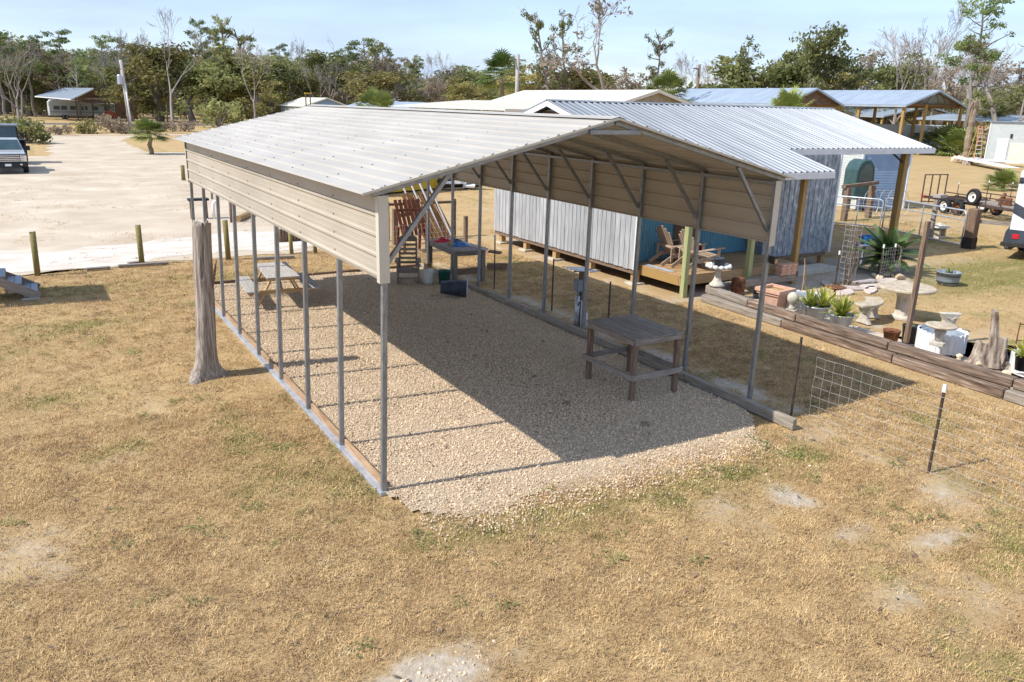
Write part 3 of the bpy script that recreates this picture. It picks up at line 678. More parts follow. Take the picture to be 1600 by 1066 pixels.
# ------------------------------------------------------------------ grey bench with clutter
def bench2():
    z = .90; c = [V((5.92, 9.95, 0)), V((6.80, 9.85, 0)), V((6.92, 11.9, 0)), V((6.05, 11.95, 0))]
    t = thing('workbench', 'grey wooden workbench cluttered with tools at the rear of the carport', 'workbench', (6.4, 10.9, .05))
    ax = (c[3]-c[0]).normalized(); n = 6
    for i in range(n):
        a = c[0].lerp(c[1], (i+.5)/n); b = c[3].lerp(c[2], (i+.5)/n)
        bar('top_plank', (a.x, a.y, z), (b.x, b.y, z), .143, .035, 'greywood', t)
    for q in c:
        m = (c[0]+c[2])/2; d = (m-q).normalized()*.12; bar('leg', (q.x+d.x, q.y+d.y, .04), (q.x+d.x, q.y+d.y, z-.02), .10, .10, 'benchwood', t)
    for i in range(4): a, b = c[i]+(c[(i+2) % 4]-c[i])*.04, c[(i+1) % 4]+(c[(i+3) % 4]-c[(i+1) % 4])*.04; bar('apron', (a.x, a.y, z-.075), (b.x, b.y, z-.075), .035, .11, 'benchwood', t)
    bar('lower_shelf', (6.0, 10.05, .34), (6.75, 10.0, .34), .05, .16, 'brown', t)
    return c, z
bc, bz = bench2()
def cloth(name, c, rx, ry, h, mat, label, cat, seed):
    m = MB(); n = 16; rr = 6
    for i in range(rr+1):
        f = i/rr
        for j in range(n):
            a = 2*PI*j/n; k_ = 1+.3*fbm(math.cos(a), math.sin(a), 1.6, 3, seed)
            m.v.append((rx*f*k_*math.cos(a), ry*f*k_*math.sin(a), max(.004, h*(1-f*f)*(1+1.3*fbm(f*3*math.cos(a), f*3*math.sin(a), 1.7, 3, seed+4)))))
    for i in range(rr):
        for j in range(n): a = i*n+j; b = i*n+(j+1) % n; m.f.append((a, a+n, b+n, b))
    return tag(m.build(name, mat, None, T(*c), 0, True), label, cat)
zt = bz+.018
cloth('red_rag', (6.30, 11.45, zt), .26, .18, .075, 'red', 'crumpled red rag lying on the cluttered workbench', 'cloth', 1.)
cloth('blue_bag', (6.42, 10.65, zt), .24, .17, .08, 'blue', 'crumpled blue plastic bag on the cluttered workbench', 'bag', 5.)
cloth('tan_glove', (6.22, 10.85, zt), .12, .09, .07, 'tan', 'tan work glove beside the blue bag on the workbench', 'glove', 8.)
cloth('dark_rag', (6.62, 11.25, zt), .22, .14, .06, 'navy', 'dark crumpled rag on the workbench next to the red one', 'cloth', 11.)
for i, (a, b, lb) in enumerate((((6.55, 11.8), (6.72, 9.7), 'white'), ((6.66, 11.8), (6.80, 9.75), 'pale blue'), ((6.74, 11.85), (6.87, 9.9), 'thin grey'))):
    tag(pipe('trim_strip', [(a[0], a[1], zt+.016), (b[0], b[1], zt+.016)], .016-.003*i, 'pvc' if i == 0 else 'galvb', None, 8), '%s strip lying lengthwise along the workbench edge' % lb, 'strip')
def tank():
    p = gp(669, 444, .055); t = thing('propane_tank', 'white propane tank with tan collar standing by the rocking chair', 'gas tank', p)
    MB().lathe([(.0, .02), (.12, .02), (.15, .06), (.155, .12), (.155, .30), (.15, .36), (.12, .42), (.05, .45), (0, .45)], 24).build('cylinder', 'tankw', t, T(*p), 0, True)
    MB().lathe([(.11, 0), (.115, 0), (.115, .03), (.11, .03)], 20).build('foot_ring', 'tankw', t, T(*p))
    m = MB()
    for s in (0, PI):
        pl = [(.105*math.cos(a), .105*math.sin(a)) for a in [s-1.1+2.2*i/8 for i in range(9)]]; pl += [(.098*math.cos(a), .098*math.sin(a)) for a in [s+1.1-2.2*i/8 for i in range(9)]]
        m.prism(pl, .41, .555)
    m.build('collar', 'tan', t, T(*p)); MB().lathe([(.03, .44), (.03, .5), (.015, .5), (.015, .53), (.0, .53)], 10).build('valve', 'rust', t, T(*p))
tank()
p = gp(694, 445, .055); t = thing('bucket', 'dark green plastic bucket behind the toppled black bin', 'bucket', p)
MB().lathe([(0, 0), (.13, 0), (.165, .36), (.175, .36), (.175, .38), (.158, .38), (.12, .02), (0, .02)], 22).build('shell', 'green', t, T(*p), 0, True)
pipe('handle', [(.17*math.cos(a), .03, .37+.13*math.sin(a)) for a in [PI*i/8 for i in range(9)]], .005, 'wire', t, 5, T(*p))
p = gp(728, 452, .24); t = thing('black_bin', 'black plastic bin toppled on its side before the workbench', 'bin', (p.x, p.y, .05))
Mb = T(p.x, p.y, .255) @ RZ(2.72) @ RY(PI/2-.06)
MB().lathe([(0, .62), (.15, .62), (.185, .3), (.205, .02), (.22, .02), (.22, -.02), (.195, -.02), (.17, .3), (.14, .58), (0, .58)], 26).build('shell', 'navy', t, Mb, 0, True)
MB().lathe([(.222, -.03), (.228, -.03), (.228, .0), (.222, .0)], 26).build('rim', 'wire', t, Mb)
for (x, y, s, lb) in ((4.12, .1, .07, 'dark dried weed clump on the shaded gravel near the front edge'), (3.55, 1.35, .05, 'dark dried weed clump on the shaded gravel left of the work table'), (.95, 11.5, .09, 'dark leaf litter on sunlit gravel behind the picnic table')):
    m = MB()
    for _ in range(24):
        a = random.uniform(0, 6.28); r = random.uniform(0, s); M = T(r*math.cos(a), r*math.sin(a), random.uniform(.004, .03)) @ RZ(a) @ RY(random.uniform(-1, .4)); m.add([(0, 0, 0), (.025, -.01, 0), (.05, 0, .004), (.025, .01, 0)], [(0, 1, 2, 3)], M)
    tag(m.build('dried_weed', 'brown', None, T(x, y, .062)), lb, 'weed')
# ------------------------------------------------------------------ electric pedestal
def pedestal():
    p = V((6.62, 5.25, 0)); t = thing('electric_pedestal', 'timber post with grey electric box under a small metal rain roof', 'electric pedestal', p)
    bar('post', (p.x, p.y, 0), (p.x, p.y, 1.22), .14, .14, 'brown', t)
    f = ribbed(.62, .56, .14, .018, .02, .03, False); f.build('rain_roof', 'galvb', t, frame((p.x-.36, p.y+.30, 1.30), (.97, -.0, -.10), (0, -1, 0)) @ T(0, 0, 0) @ RX(0))
    bar('roof_batten', (p.x-.25, p.y, 1.24), (p.x+.2, p.y, 1.235), .04, .04, 'brown', t)
    b = boxo('meter_box', p.x-.19, p.x-.072, p.y-.10, p.y+.08, .80, 1.06, 'slate', t, bev=.008)
    boxo('box_lid', p.x-.196, p.x-.19, p.y-.09, p.y+.07, .81, 1.05, 'slate', b)
    pipe('conduit', [(p.x-.13, p.y-.01, .8), (p.x-.13, p.y-.01, .68)], .03, 'slate', t, 10); pipe('conduit', [(p.x-.13, p.y-.01, .69), (p.x-.13, p.y-.01, 0)], .055, 'galvb', t, 12)
    pipe('water_pipe', [(p.x-.10, p.y-.12, 0), (p.x-.10, p.y-.12, .60), (p.x-.16, p.y-.16, .61)], .016, 'pvc', t, 8); pipe('water_pipe', [(p.x+.03, p.y-.16, 0), (p.x+.03, p.y-.16, .33)], .018, 'pvc', t, 8)
    MB().tube([(p.x-.16, p.y-.16, .60), (p.x-.22, p.y-.2, .60), (p.x-.25, p.y-.2, .52)], .015, 6).build('spigot', 'darkmetal', t)
pedestal()
# ================================================================== CABIN
def cabin():
    t = thing('cabin', 'raised plank cabin with ribbed metal roof and a porch behind the carport', 'cabin', (16, 11.5, 0))
    RY_, RZt, SLP = 12.0, 4.76, .28
    X0, X1, XP = 9.95, 22.7, 15.5
    def zr(y): return RZt-SLP*abs(y-RY_)
    # roof sheets, ribs run down the slope
    nw = .914; x = X0; k_ = 0
    s = math.sqrt(1+SLP*SLP)
    while x < X1-.05:
        wd = min(nw, X1-x)
        ye = 6.0 if x+wd <= XP+.2 else 7.75
        ln = (RY_-ye)*s
        f = frame((x, RY_, RZt+.002*(k_ % 2)), (0, -1, -SLP), (1, 0, 0))
        ribbed(ln, wd+.01, .2286, .038, .038, .0, False).build('roof_panel', 'tin', t, f)
        f = frame((x+wd, RY_, RZt+.002*(k_ % 2)), (0, 1, -SLP), (-1, 0, 0))
        ribbed((16.3-RY_)*s, wd+.01, .2286, .038, .038, .0, False).build('roof_panel', 'tin', t, f)
        x += wd; k_ += 1
    XPe = X0+nw*6
    MB().add([(0, -.16, -.16*SLP), (0, 0, 0), (0, .16, -.16*SLP), (X1-X0, -.16, -.16*SLP), (X1-X0, 0, 0), (X1-X0, .16, -.16*SLP)], [(0, 3, 4, 1), (1, 4, 5, 2)]).build('ridge_cap', 'tin', t, T(X0, RY_, RZt+.035))
    # fascias
    boxo('fascia', X0, XPe+.01, 5.975, 6.0, zr(6.0)-.17, zr(6.0)-.005, 'whitetrim', t); boxo('fascia', XPe+.02, X1, 7.725, 7.75, zr(7.75)-.17, zr(7.75)-.005, 'whitetrim', t)
    for xx in (X0+.0, X1-.02):
        for ye in ((6.0 if xx < 11 else 7.75), 16.3): bar('rake_board', (xx, RY_, RZt-.09), (xx, ye, zr(ye)-.09), .02, .15, 'whitetrim', t)
    bar('rake_board', (XPe+.012, 7.74, zr(7.74)-.09), (XPe+.012, 6.0, zr(6.0)-.09), .02, .15, 'whitetrim', t)
    # gable wall planks
    XW = 10.3; y = 8.02; zb = .42; i = 0
    while y < 15.6:
        wd = random.choice((.19, .20, .215, .23)); y2 = min(15.6, y+wd); tp = zr((y+y2)/2)-.16
        if y2-y > .05:
            o = bar('plank', (XW+random.uniform(-.004, .004), (y+y2)/2, zb+random.uniform(-.01, .01)), (XW, (y+y2)/2, tp), y2-y-.018, .025, 'plank', t, up=(1, 0, 0))
        y = y2
    boxo('wall_backing', XW+.02, XW+.05, 8.02, 15.6, .45, 3.5, 'brown', t)
    boxo('gable_vent', XW-.03, XW-.012, 11.35, 12.65, 4.2, 4.45, 'darkgable', t)
    boxo('corner_board', XW-.02, XW+.06, 7.93, 8.02, zb, zr(8)-.15, 'whitetrim', t)
    boxo('skirt_joist', XW+.03, XW+.1, 8.0, 15.6, .30, .45, 'brown', t)
    boxo('floor', XW+.1, 17.9, 8.4, 15.6, .36, .46, 'brown', t); boxo('back_wall', XW+.03, 18.0, 15.52, 15.6, .42, 3.5, 'plank', t)
    for (px, py) in ((821, 392), (925, 423), (989, 446), (870, 406), (785, 380)):
        q = gp(px, py); yy = min(15.3, max(8.1, q.y)); pr = bar('pier', (10.46, yy, .05), (10.46, yy, .40), .17, .17, 'tan', t)
        boxo('footing', 10.26, 10.66, yy-.2, yy+.2, 0, .06, 'concrete', pr)
    for yy in (9.5, 12, 14.5):
        for xx in (13, 15.5, 17.6): bar('pier', (xx, yy, 0), (xx, yy, .38), .16, .16, 'tan', t)
    # porch back wall, teal boards
    x = 10.36
    while x < 14.9:
        boxo('wall_board', x, min(14.9, x+.098), 8.36, 8.385, .56, 3.3, 'bluewall', t, bev=.006); x += .104
    d = boxo('door', 11.95, 12.85, 8.33, 8.35, .56, 2.6, 'darkgable', t); boxo('door_trim', 12.86, 12.95, 8.325, 8.352, .56, 2.65, 'redwood', d)
    # zinc walls
    x = 14.92
    while x < 17.85:
        wd = min(.66, 17.9-x)
        ribbed(zr(7.75)-.16-.45, wd, .22, .02, .02, .02, False).build('zinc_sheet', 'tinold', t, frame((x+wd, 7.72, .45), (0, 0, 1), (-1, 0, 0)) if False else frame((x, 7.72, .45), (0, 0, 1), (1, 0, 0)) @ RX(PI) @ T(0, -wd, 0))
        x += wd
    boxo('wall_return', 14.88, 14.915, 7.7, 8.36, .45, 3.3, 'tinold', t); boxo('corner_board', 17.86, 17.94, 7.68, 7.76, .43, zr(7.75)-.17, 'whitetrim', t)
    boxo('side_wall', 17.9, 17.93, 7.8, 15.5, .45, 3.55, 'tinold', t)
    for xx in (15.1, 17.75): bar('pier', (xx, 7.85, 0), (xx, 7.85, .44), .15, .15, 'tan', t)
    boxo('sill_board', 15.0, 17.8, 7.74, 7.78, .33, .45, 'brown', t)
    # deck
    dk = boxo('deck_joists', 10.6, 14.9, 6.5, 8.34, .33, .50, 'brown', t)
    y = 6.42
    while y < 8.3: bar('deck_board', (10.52, y+.07, .535), (14.98, y+.07, .535), .137, .03, 'deck', dk); y += .142
    boxo('rim_board', 10.53, 14.97, 6.425, 6.463, .285, .517, 'deck', dk); boxo('rim_board', 10.52, 10.558, 6.468, 8.3, .285, .517, 'yellowwood', dk); boxo('rim_board', 14.94, 14.98, 6.468, 8.3, .285, .517, 'deck', dk)
    bar('porch_post', (10.62, 6.36, 0), (10.62, 6.36, zr(6.36)-.05), .14, .14, 'greenwood', t); bar('porch_post', (12.9, 6.36, 0), (12.9, 6.36, zr(6.36)-.05), .14, .14, 'greenwood', t)
    bar('porch_post', (14.62, 6.30, 0), (14.62, 6.30, zr(6.3)-.05), .14, .14, 'yellowwood', t)
    bar('porch_beam', (10.2, 6.36, zr(6.36)-.12), (15.4, 6.36, zr(6.36)-.12), .09, .14, 'yellowwood', t)
    bar('lean_to_post', (21.8, 8.2, 0), (21.8, 8.2, zr(8.2)-.04), .2, .2, 'yellowwood', t); bar('lean_to_post', (21.8, 15.4, 0), (21.8, 15.4, zr(15.4)-.04), .2, .2, 'yellowwood', t)
    bar('lean_to_beam', (17.9, 8.2, zr(8.2)-.13), (22.6, 8.2, zr(8.2)-.13), .08, .18, 'yellowwood', t); bar('lean_to_brace', (20.9, 8.2, zr(8.2)-.2), (21.75, 8.2, zr(8.2)-.62), .05, .05, 'darkmetal', t)
    boxo('step', 15.6, 17.3, 6.9, 7.5, .0, .16, 'concrete', t)
cabin()
def adirondack(c, rz, lab):
    t = thing('adirondack_chair', lab, 'chair', c, rz, 'chairs on the cabin porch'); M = WM[t.name]
    def B(nm, a, b, w_, h, mt='chairwood', up=(0, 0, 1)): return bar(nm, M @ V(a), M @ V(b), w_, h, mt, t, M.to_3x3() @ V(up))
    for k_ in range(6):      # back slats, rounded fan; chair faces local +x
        y = -.24+.096*k_; h = .82-.045*abs(k_-2.5)**1.5
        B('back_slat', (-.12, y*.85, .26), (-.12-.42*h/.82, y*1.08, .26+h), .085, .02, up=(1, 0, .4))
    for k_ in range(6): B('seat_slat', (-.10+.105*k_, -.29, .27+.022*k_), (-.10+.105*k_, .29, .27+.022*k_), .09, .02)
    for s in (-1, 1):
        B('side_rail', (-.62, s*.27, .03), (-.2, s*.27, .27), .03, .11, up=(0, 0, 1)); B('side_rail', (-.2, s*.27, .24), (.48, s*.27, .35), .03, .11)
        B('leg', (.45, s*.31, 0), (.45, s*.31, .55), .03, .10, up=(1, 0, 0)); B('armrest', (-.36, s*.36, .52), (.58, s*.36, .58), .13, .024)
        B('back_post', (-.33, s*.31, .1), (-.33, s*.31, .52), .03, .07, up=(1, 0, 0))
    B('back_rail', (-.33, -.36, .50), (-.33, .36, .50), .03, .06); B('apron', (.47, -.29, .33), (.47, .29, .33), .02, .1)
adirondack((11.55, 7.82, .552), -.06, 'slatted adirondack chair against the teal porch wall, farther of the pair'); adirondack((11.6, 6.98, .552), -.06, 'slatted adirondack chair by the green porch post, nearer of the pair')
tag(MB().add([], []).box(0, 1.2, 0, .16, 0, .012).box(0, 1.2, .075, .095, .012, .03).build('metal_strip', 'galvb', None, T(10.60, 8.05, .552) @ RZ(-PI/2)), 'flat galvanised metal strip lying on the deck edge behind the chairs', 'metal strip')
cloth('red_towel', (12.75, 8.05, .552), .16, .2, .3, 'red', 'red cloth bundle on the porch beside the dark door', 'cloth', 21.)
# ================================================================== FENCE WIRE AND STAKES
def tpost(parent, x, y, h, lean=(0, 0), white=True, name='stake'):
    m = MB(); m.box(-.016, .016, -.003, .003, 0, h).box(-.003, .003, .003, .03, 0, h)
    for k_ in range(int(h/.06)): m.box(-.008, .008, -.012, -.003, .05+k_*.06, .065+k_*.06)
    M = T(x, y, 0) @ RX(lean[1]) @ RY(lean[0]); o = m.build(name, 'frame', parent, M)
    if white: MB().box(-.017, .017, -.0135, .031, h-.1, h+.002).build('tip', 'whitepaint', o, M)
    return o
def wire(parent, a, b, h, dx, dz, r, z0=.03, name='wire_mesh', sag=.01):
    a = V(a); b = V(b); L_ = (b-a).length; n = int(L_/dx); m = MB(); d = (b-a)/n; q = V((-d.y, d.x, 0)).normalized()
    def wob(i, z): return q*(sag*fbm(i*.4, z*3, 1., 2, 3.))*3+V((0, 0, sag*fbm(i*.25, z, 1., 2, 9.)))
    nz_ = int(round(h/dz))
    for k_ in range(nz_+1): m.tube([a+d*i+V((0, 0, z0+k_*dz))+wob(i, k_*dz) for i in range(n+1)], r, 3, False)
    for i in range(n+1): m.tube([a+d*i+V((0, 0, z0+k_*dz))+wob(i, k_*dz) for k_ in range(nz_+1)], r, 3, False)
    o = m.build(name, 'wire', parent); o['kind'] = 'stuff'; return o
t = thing('wire_fence', 'light welded wire fence on dark steel stakes right of the carport', 'fence', (6.5, -.7, 0))
for (x, y, h, wt) in ((6.44, -.65, 1.33, False), (6.53, -2.88, 1.26, True), (6.56, -5.3, 1.3, True), (6.47, 1.78, 1.36, False), (6.86, 4.6, 1.1, False), (6.74, 6.58, 1.25, False), (6.67, 9.18, 1.42, True)): tpost(t, x, y, h, (0, 0), wt)
wire(t, (6.46, -.95, 0), (6.56, -5.4, 0), 1.06, .15, .152, .0019)
t = thing('rear_wire_fence', 'pale square wire fence behind the rocking chair on a dark timber post', 'fence', (6.7, 13.9, 0))
wire(t, (5.3, 13.4, 0), (8.3, 13.9, 0), 1.0, .15, .152, .0026)
for x, y in ((5.28, 13.5), (8.35, 14.0)): bar('post', (x, y, 0), (x, y, 1.2), .11, .11, 'brown', t)
# lumber leaning behind the carport
def lean_stack():
    t = thing('leaning_boards', 'bundle of orange brown boards leaning against a rack behind the carport', 'boards', (8.4, 16.6, 0))
    for k_ in range(8):
        b0 = V((8.0+.17*k_, 16.0+.05*k_, 0)); bar('board', b0, b0+V((-.62, .75, 1.62+.05*math.sin(k_*2))), .13, .025, 'orange', t, up=(0, -1, .4))
    for k_ in range(4): b0 = V((8.2+.33*k_, 16.15, 0)); bar('white_rail', b0+V((-.12, .1, 0)), b0+V((-.80, .93, 2.15)), .05, .03, 'pvc', t, up=(0, -1, .4))
    bar('rack_rail', (7.0, 17.15, 1.25), (9.6, 17.15, 1.25), .09, .09, 'brown', t)
    for x in (7.0, 9.55): bar('rack_post', (x, 17.2, 0), (x, 17.2, 1.35), .12, .12, 'brown', t)
lean_stack()
def red_bench():
    t = thing('red_slatted_rack', 'dark red slatted wooden rack standing behind the rocking chair', 'rack', (7.0, 14.9, 0))
    for k_ in range(6): bar('slat', (6.55+.15*k_, 14.75, .55), (6.35+.15*k_, 14.95, 1.68), .11, .02, 'redwood', t, up=(0, -1, 0))
    for x in (6.55, 7.32): bar('leg', (x, 14.7, 0), (x, 14.75, .95), .08, .08, 'redwood', t); bar('leg', (x, 15.3, 0), (x, 15.2, .75), .08, .08, 'redwood', t)
    for k_ in range(4): bar('seat_slat', (6.5, 14.8+.14*k_, .78), (7.36, 14.8+.14*k_, .78), .12, .022, 'redwood', t)
    bar('top_rail', (6.33, 14.9, 1.35), (7.2, 14.9, 1.35), .03, .1, 'rust', t)
red_bench()
tag(bar('timber_block', (7.7, 11.4, .12), (8.25, 11.2, .12), .16, .16, 'brown'), 'short dark timber block lying on grass beyond the workbench', 'timber block')
tag(bar('plank_end', (7.02, 10.1, .82), (7.25, 9.85, .80), .2, .05, 'brown'), 'dark plank stub sticking out beyond the workbench and the post', 'plank')
tag(bar('yard_post', (6.95, 16.4, 0), (6.95, 16.4, 1.2), .16, .16, 'brown'), 'square dark post behind the rear of the carport', 'post')
tag(bar('yard_rail', (7.1, 16.5, .95), (8.0, 16.9, .98), .05, .14, 'brown'), 'dark horizontal rail joined to the square dark post', 'rail')
# ================================================================== GARDEN EDGE
ties = [((10.86, 5.75), (10.72, 4.38), 'tiegrey', 'grey end tie at the corner beneath the shell bird bath'), ((10.72, 4.36), (10.62, 2.9), 'tie', 'reddish split tie in front of the terracotta planter'),
        ((10.62, 2.88), (10.57, .62), 'tie', 'dark upper tie below the two yucca tubs'), ((10.57, .60), (10.50, -1.78), 'tie', 'dark upper tie below the white ring planter'), ((10.50, -1.80), (10.44, -4.2), 'tie', 'upper tie at the right edge of the picture')]
for (a, b, mt, lb) in ties: tag(bar('railway_tie', (a[0]+.16, a[1], .27), (b[0]+.16, b[1], .27), .22, .165, mt, bev=.018), lb, 'tie', 'railway ties edging the garden')
for (y0, y1, mt, lb) in ((5.8, 3.2, 'tiegrey', 'grey lower tie under the split reddish tie'), (3.18, .4, 'tie', 'dark lower tie beneath the yucca tubs'), (.38, -1.75, 'tie', 'dark lower tie beneath the driftwood stumps'), (-1.77, -4.2, 'tiegrey', 'pale lower tie at the right edge of the picture')):
    f = lambda y: 10.45+(y+1.8)*.04
    tag(bar('railway_tie', (f(y0)+.06, y0, .09), (f(y1)+.06, y1, .09), .23, .18, mt, bev=.018), lb, 'tie', 'railway ties edging the garden')
tag(bar('railway_tie', (11.0, 5.88, .26), (13.2, 6.1, .26), .2, .2, 'tiegrey', bev=.018), 'grey tie running from the corner toward the porch deck', 'tie', 'railway ties edging the garden')
tag(bar('railway_tie', (13.22, 6.1, .26), (14.3, 6.05, .26), .2, .2, 'tiegrey', bev=.018), 'short grey tie under the stacked pink bricks', 'tie', 'railway ties edging the garden')
sheet('garden_bed', [(10.75, -6), (40, -6), (40, -5.9), (12.4, -4), (12.1, 0), (12.4, 5.6), (11.0, 5.7)], .016, 'sand', 'sandy garden strip behind the railway ties', .3, .4)
def birdbath_shell():
    p = V((11.15, 5.75, .37)); t = thing('bird_bath', 'white shell rimmed bird bath pedestal holding a dark pot', 'bird bath', p)
    MB().lathe([(0, 0), (.19, 0), (.19, .05), (.14, .09), (.10, .16), (.07, .26), (.075, .36), (.11, .42), (0, .42)], 18).build('pedestal', 'concrete', t, T(*p), 0, True)
    MB().lathe([(0, .42), (.12, .42), (.24, .47), (.27, .52), (.25, .53), (.1, .47), (0, .47)], 20).build('bowl', 'concrete', t, T(*p), 0, True)
    for k_ in range(12):
        a = 2*PI*k_/12; MB().lathe([(0, -.05), (.04, -.04), (.065, 0), (.045, .04), (0, .055)], 8).build('shell', 'whitepaint', t, T(*p) @ T(.27*math.cos(a), .27*math.sin(a), .51), 0, True)
    q = thing('dark_pot', 'dark blue grey pot sitting in the shell bird bath', 'pot', p+V((0, 0, .47)))
    MB().lathe([(0, 0), (.11, 0), (.135, .2), (.145, .2), (.145, .24), (.125, .24), (.11, .04), (0, .04)], 20).build('shell', 'navy', q, T(p.x, p.y, p.z+.475), 0, True)
    MB().lathe([(0, .2), (.122, .2)], 14).build('soil', 'tie', q, T(p.x, p.y, p.z+.475))
birdbath_shell()
def terracotta():
    p = V((11.4, 4.12, .2)); t = thing('terracotta_planter', 'square pink terracotta planter box with stepped rim', 'planter', p, .12); M = T(*p) @ RZ(.12)
    m = MB(); 
    for a, b, z0, z1 in ((.22, .27, 0, .30), (.30, .30, .30, .36), (.335, .335, .36, .44)):
        m.add([(-a, -a, z0), (a, -a, z0), (a, a, z0), (-a, a, z0), (-b, -b, z1), (b, -b, z1), (b, b, z1), (-b, b, z1)], [(0, 3, 2, 1), (0, 1, 5, 4), (1, 2, 6, 5), (2, 3, 7, 6), (3, 0, 4, 7)])
    m.add([(-.335, -.335, .44), (.335, -.335, .44), (.335, .335, .44), (-.335, .335, .44), (-.25, -.25, .44), (.25, -.25, .44), (.25, .25, .44), (-.25, .25, .44)], [(0, 1, 5, 4), (1, 2, 6, 5), (2, 3, 7, 6), (3, 0, 4, 7)])
    m.add([(-.25, -.25, .44), (.25, -.25, .44), (.25, .25, .44), (-.25, .25, .44), (-.25, -.25, .38), (.25, -.25, .38), (.25, .25, .38), (-.25, .25, .38)], [(0, 4, 5, 1), (1, 5, 6, 2), (2, 6, 7, 3), (3, 7, 4, 0)])
    m.build('box', 'terra', t, M); MB().box(-.25, .25, -.25, .25, .33, .37).build('soil', 'tan', t, M)
terracotta()
def picket_ring(c, r, h, n, label, fill='navy', z=0.):
    t = thing('picket_planter', label, 'planter', (c[0], c[1], z))
    mesh = MB().add([(-1, 0, 0), (1, 0, 0), (1, 0, .88), (.75, 0, 1), (-.75, 0, 1), (-1, 0, .88)], [(0, 1, 2, 3, 4, 5)])
    wv = PI*r/n*.97
    pm = MB().add([(-wv, -.012, 0), (wv, -.012, 0), (wv, -.012, h*.9), (wv*.6, -.012, h), (-wv*.6, -.012, h), (-wv, -.012, h*.9)]+[(-wv, .012, 0), (wv, .012, 0), (wv, .012, h*.9), (wv*.6, .012, h), (-wv*.6, .012, h), (-wv, .012, h*.9)],
                  [(0, 1, 2, 3, 4, 5), (11, 10, 9, 8, 7, 6)]+[(i, i+6, (i+1) % 6+6, (i+1) % 6) for i in range(6)]).mesh('picket', M_['whitepaint'])
    for k_ in range(n):
        a = 2*PI*k_/n; place(bpy.data.objects.new('picket', pm), t, T(c[0]+r*math.cos(a), c[1]+r*math.sin(a), z+random.uniform(-.012, .012)) @ RZ(a+PI/2) @ RX(random.uniform(-.02, .02)))
    MB().lathe([(r*.94, .02), (r*.94, h*.86), (r*.86, h*.9), (r*.72, h*.85), (r*.7, h*.45), (0, h*.42)], 28).build('tyre_liner', fill, t, T(c[0], c[1], z), 0, True)
    return t
picket_ring((11.95, 3.72), .40, .40, 24, 'white picket ring planter behind the stone finial', 'slate', .12)
picket_ring((11.98, .35), .44, .40, 26, 'white picket ring planter with a bird bath in front', 'slate', .1)
picket_ring((12.02, -1.45), .42, .36, 24, 'white picket ring planter at the right edge of the picture', 'slate', .12)
p = V((11.35, 3.55, .16)); t = thing('stone_finial', 'pale stone ball finial on a square base on the ties', 'finial', p)
MB().box(-.12, .12, -.12, .12, 0, .10).build('base', 'concrete', t, T(*p) @ RZ(.3), .01); MB().lathe([(.1, .10), (.07, .15), (.055, .2), (.08, .23), (.12, .29), (.135, .36), (.12, .43), (.07, .48), (0, .5)], 18).build('ball', 'concrete', t, T(*p), 0, True)
def yucca_plant(t, c, n, l, seed, mat='yucca', lift=.35):
    q = random.Random(seed); m = MB()
    for k_ in range(n):
        a = q.uniform(0, 6.283); el = q.uniform(.25, 1.35); L_ = l*q.uniform(.7, 1.05); d = V((math.cos(a)*math.cos(el), math.sin(a)*math.cos(el), math.sin(el))); sd_ = V((-math.sin(a), math.cos(a), 0))*.016*l/.4
        p0 = V((0, 0, 0)); p1 = d*L_*.55; p2 = d*L_+V((0, 0, -.12*L_*math.cos(el)))
        m.add([p0-sd_, p0+sd_, p1+sd_*1.1, p1-sd_*1.1, p2], [(0, 1, 2, 3), (3, 2, 4)])
    return m.build('leaves', mat, t, T(*c))
def tub(c, s, label, pc):
    t = thing('yucca_tub', label, 'potted plant', c)
    MB().lathe([(0, 0), (.17*s, 0), (.255*s, .24*s), (.275*s, .24*s), (.28*s, .265*s), (.25*s, .265*s), (.2*s, .1*s), (0, .1*s)], 24).build('tub', 'galvb', t, T(*c), 0, True)
    MB().lathe([(0, .2*s), (.235*s, .2*s)], 16).build('soil', 'tie', t, T(*c))
    for sx in (-1, 1): MB().tube([(sx*.26*s, -.06, .2*s), (sx*.32*s, -.05, .22*s), (sx*.32*s, .05, .22*s), (sx*.26*s, .06, .2*s)], .008, 5).build('handle', 'galvb', t, T(*c) @ RZ(-.7))
    for k_, (dx, dy, n, l) in enumerate(pc): yucca_plant(t, (c[0]+dx, c[1]+dy, c[2]+.2*s), n, l, int(c[1]*100)+k_)
tub((11.5, 3.0, .17), 1.1, 'grey metal tub with two spiky yellow green yuccas', [(-.12, .08, 60, .58), (.14, -.08, 60, .58)]); tub((11.42, 2.28, .17), 1.0, 'grey metal tub with one spiky green yucca', [(0, 0, 80, .6)])
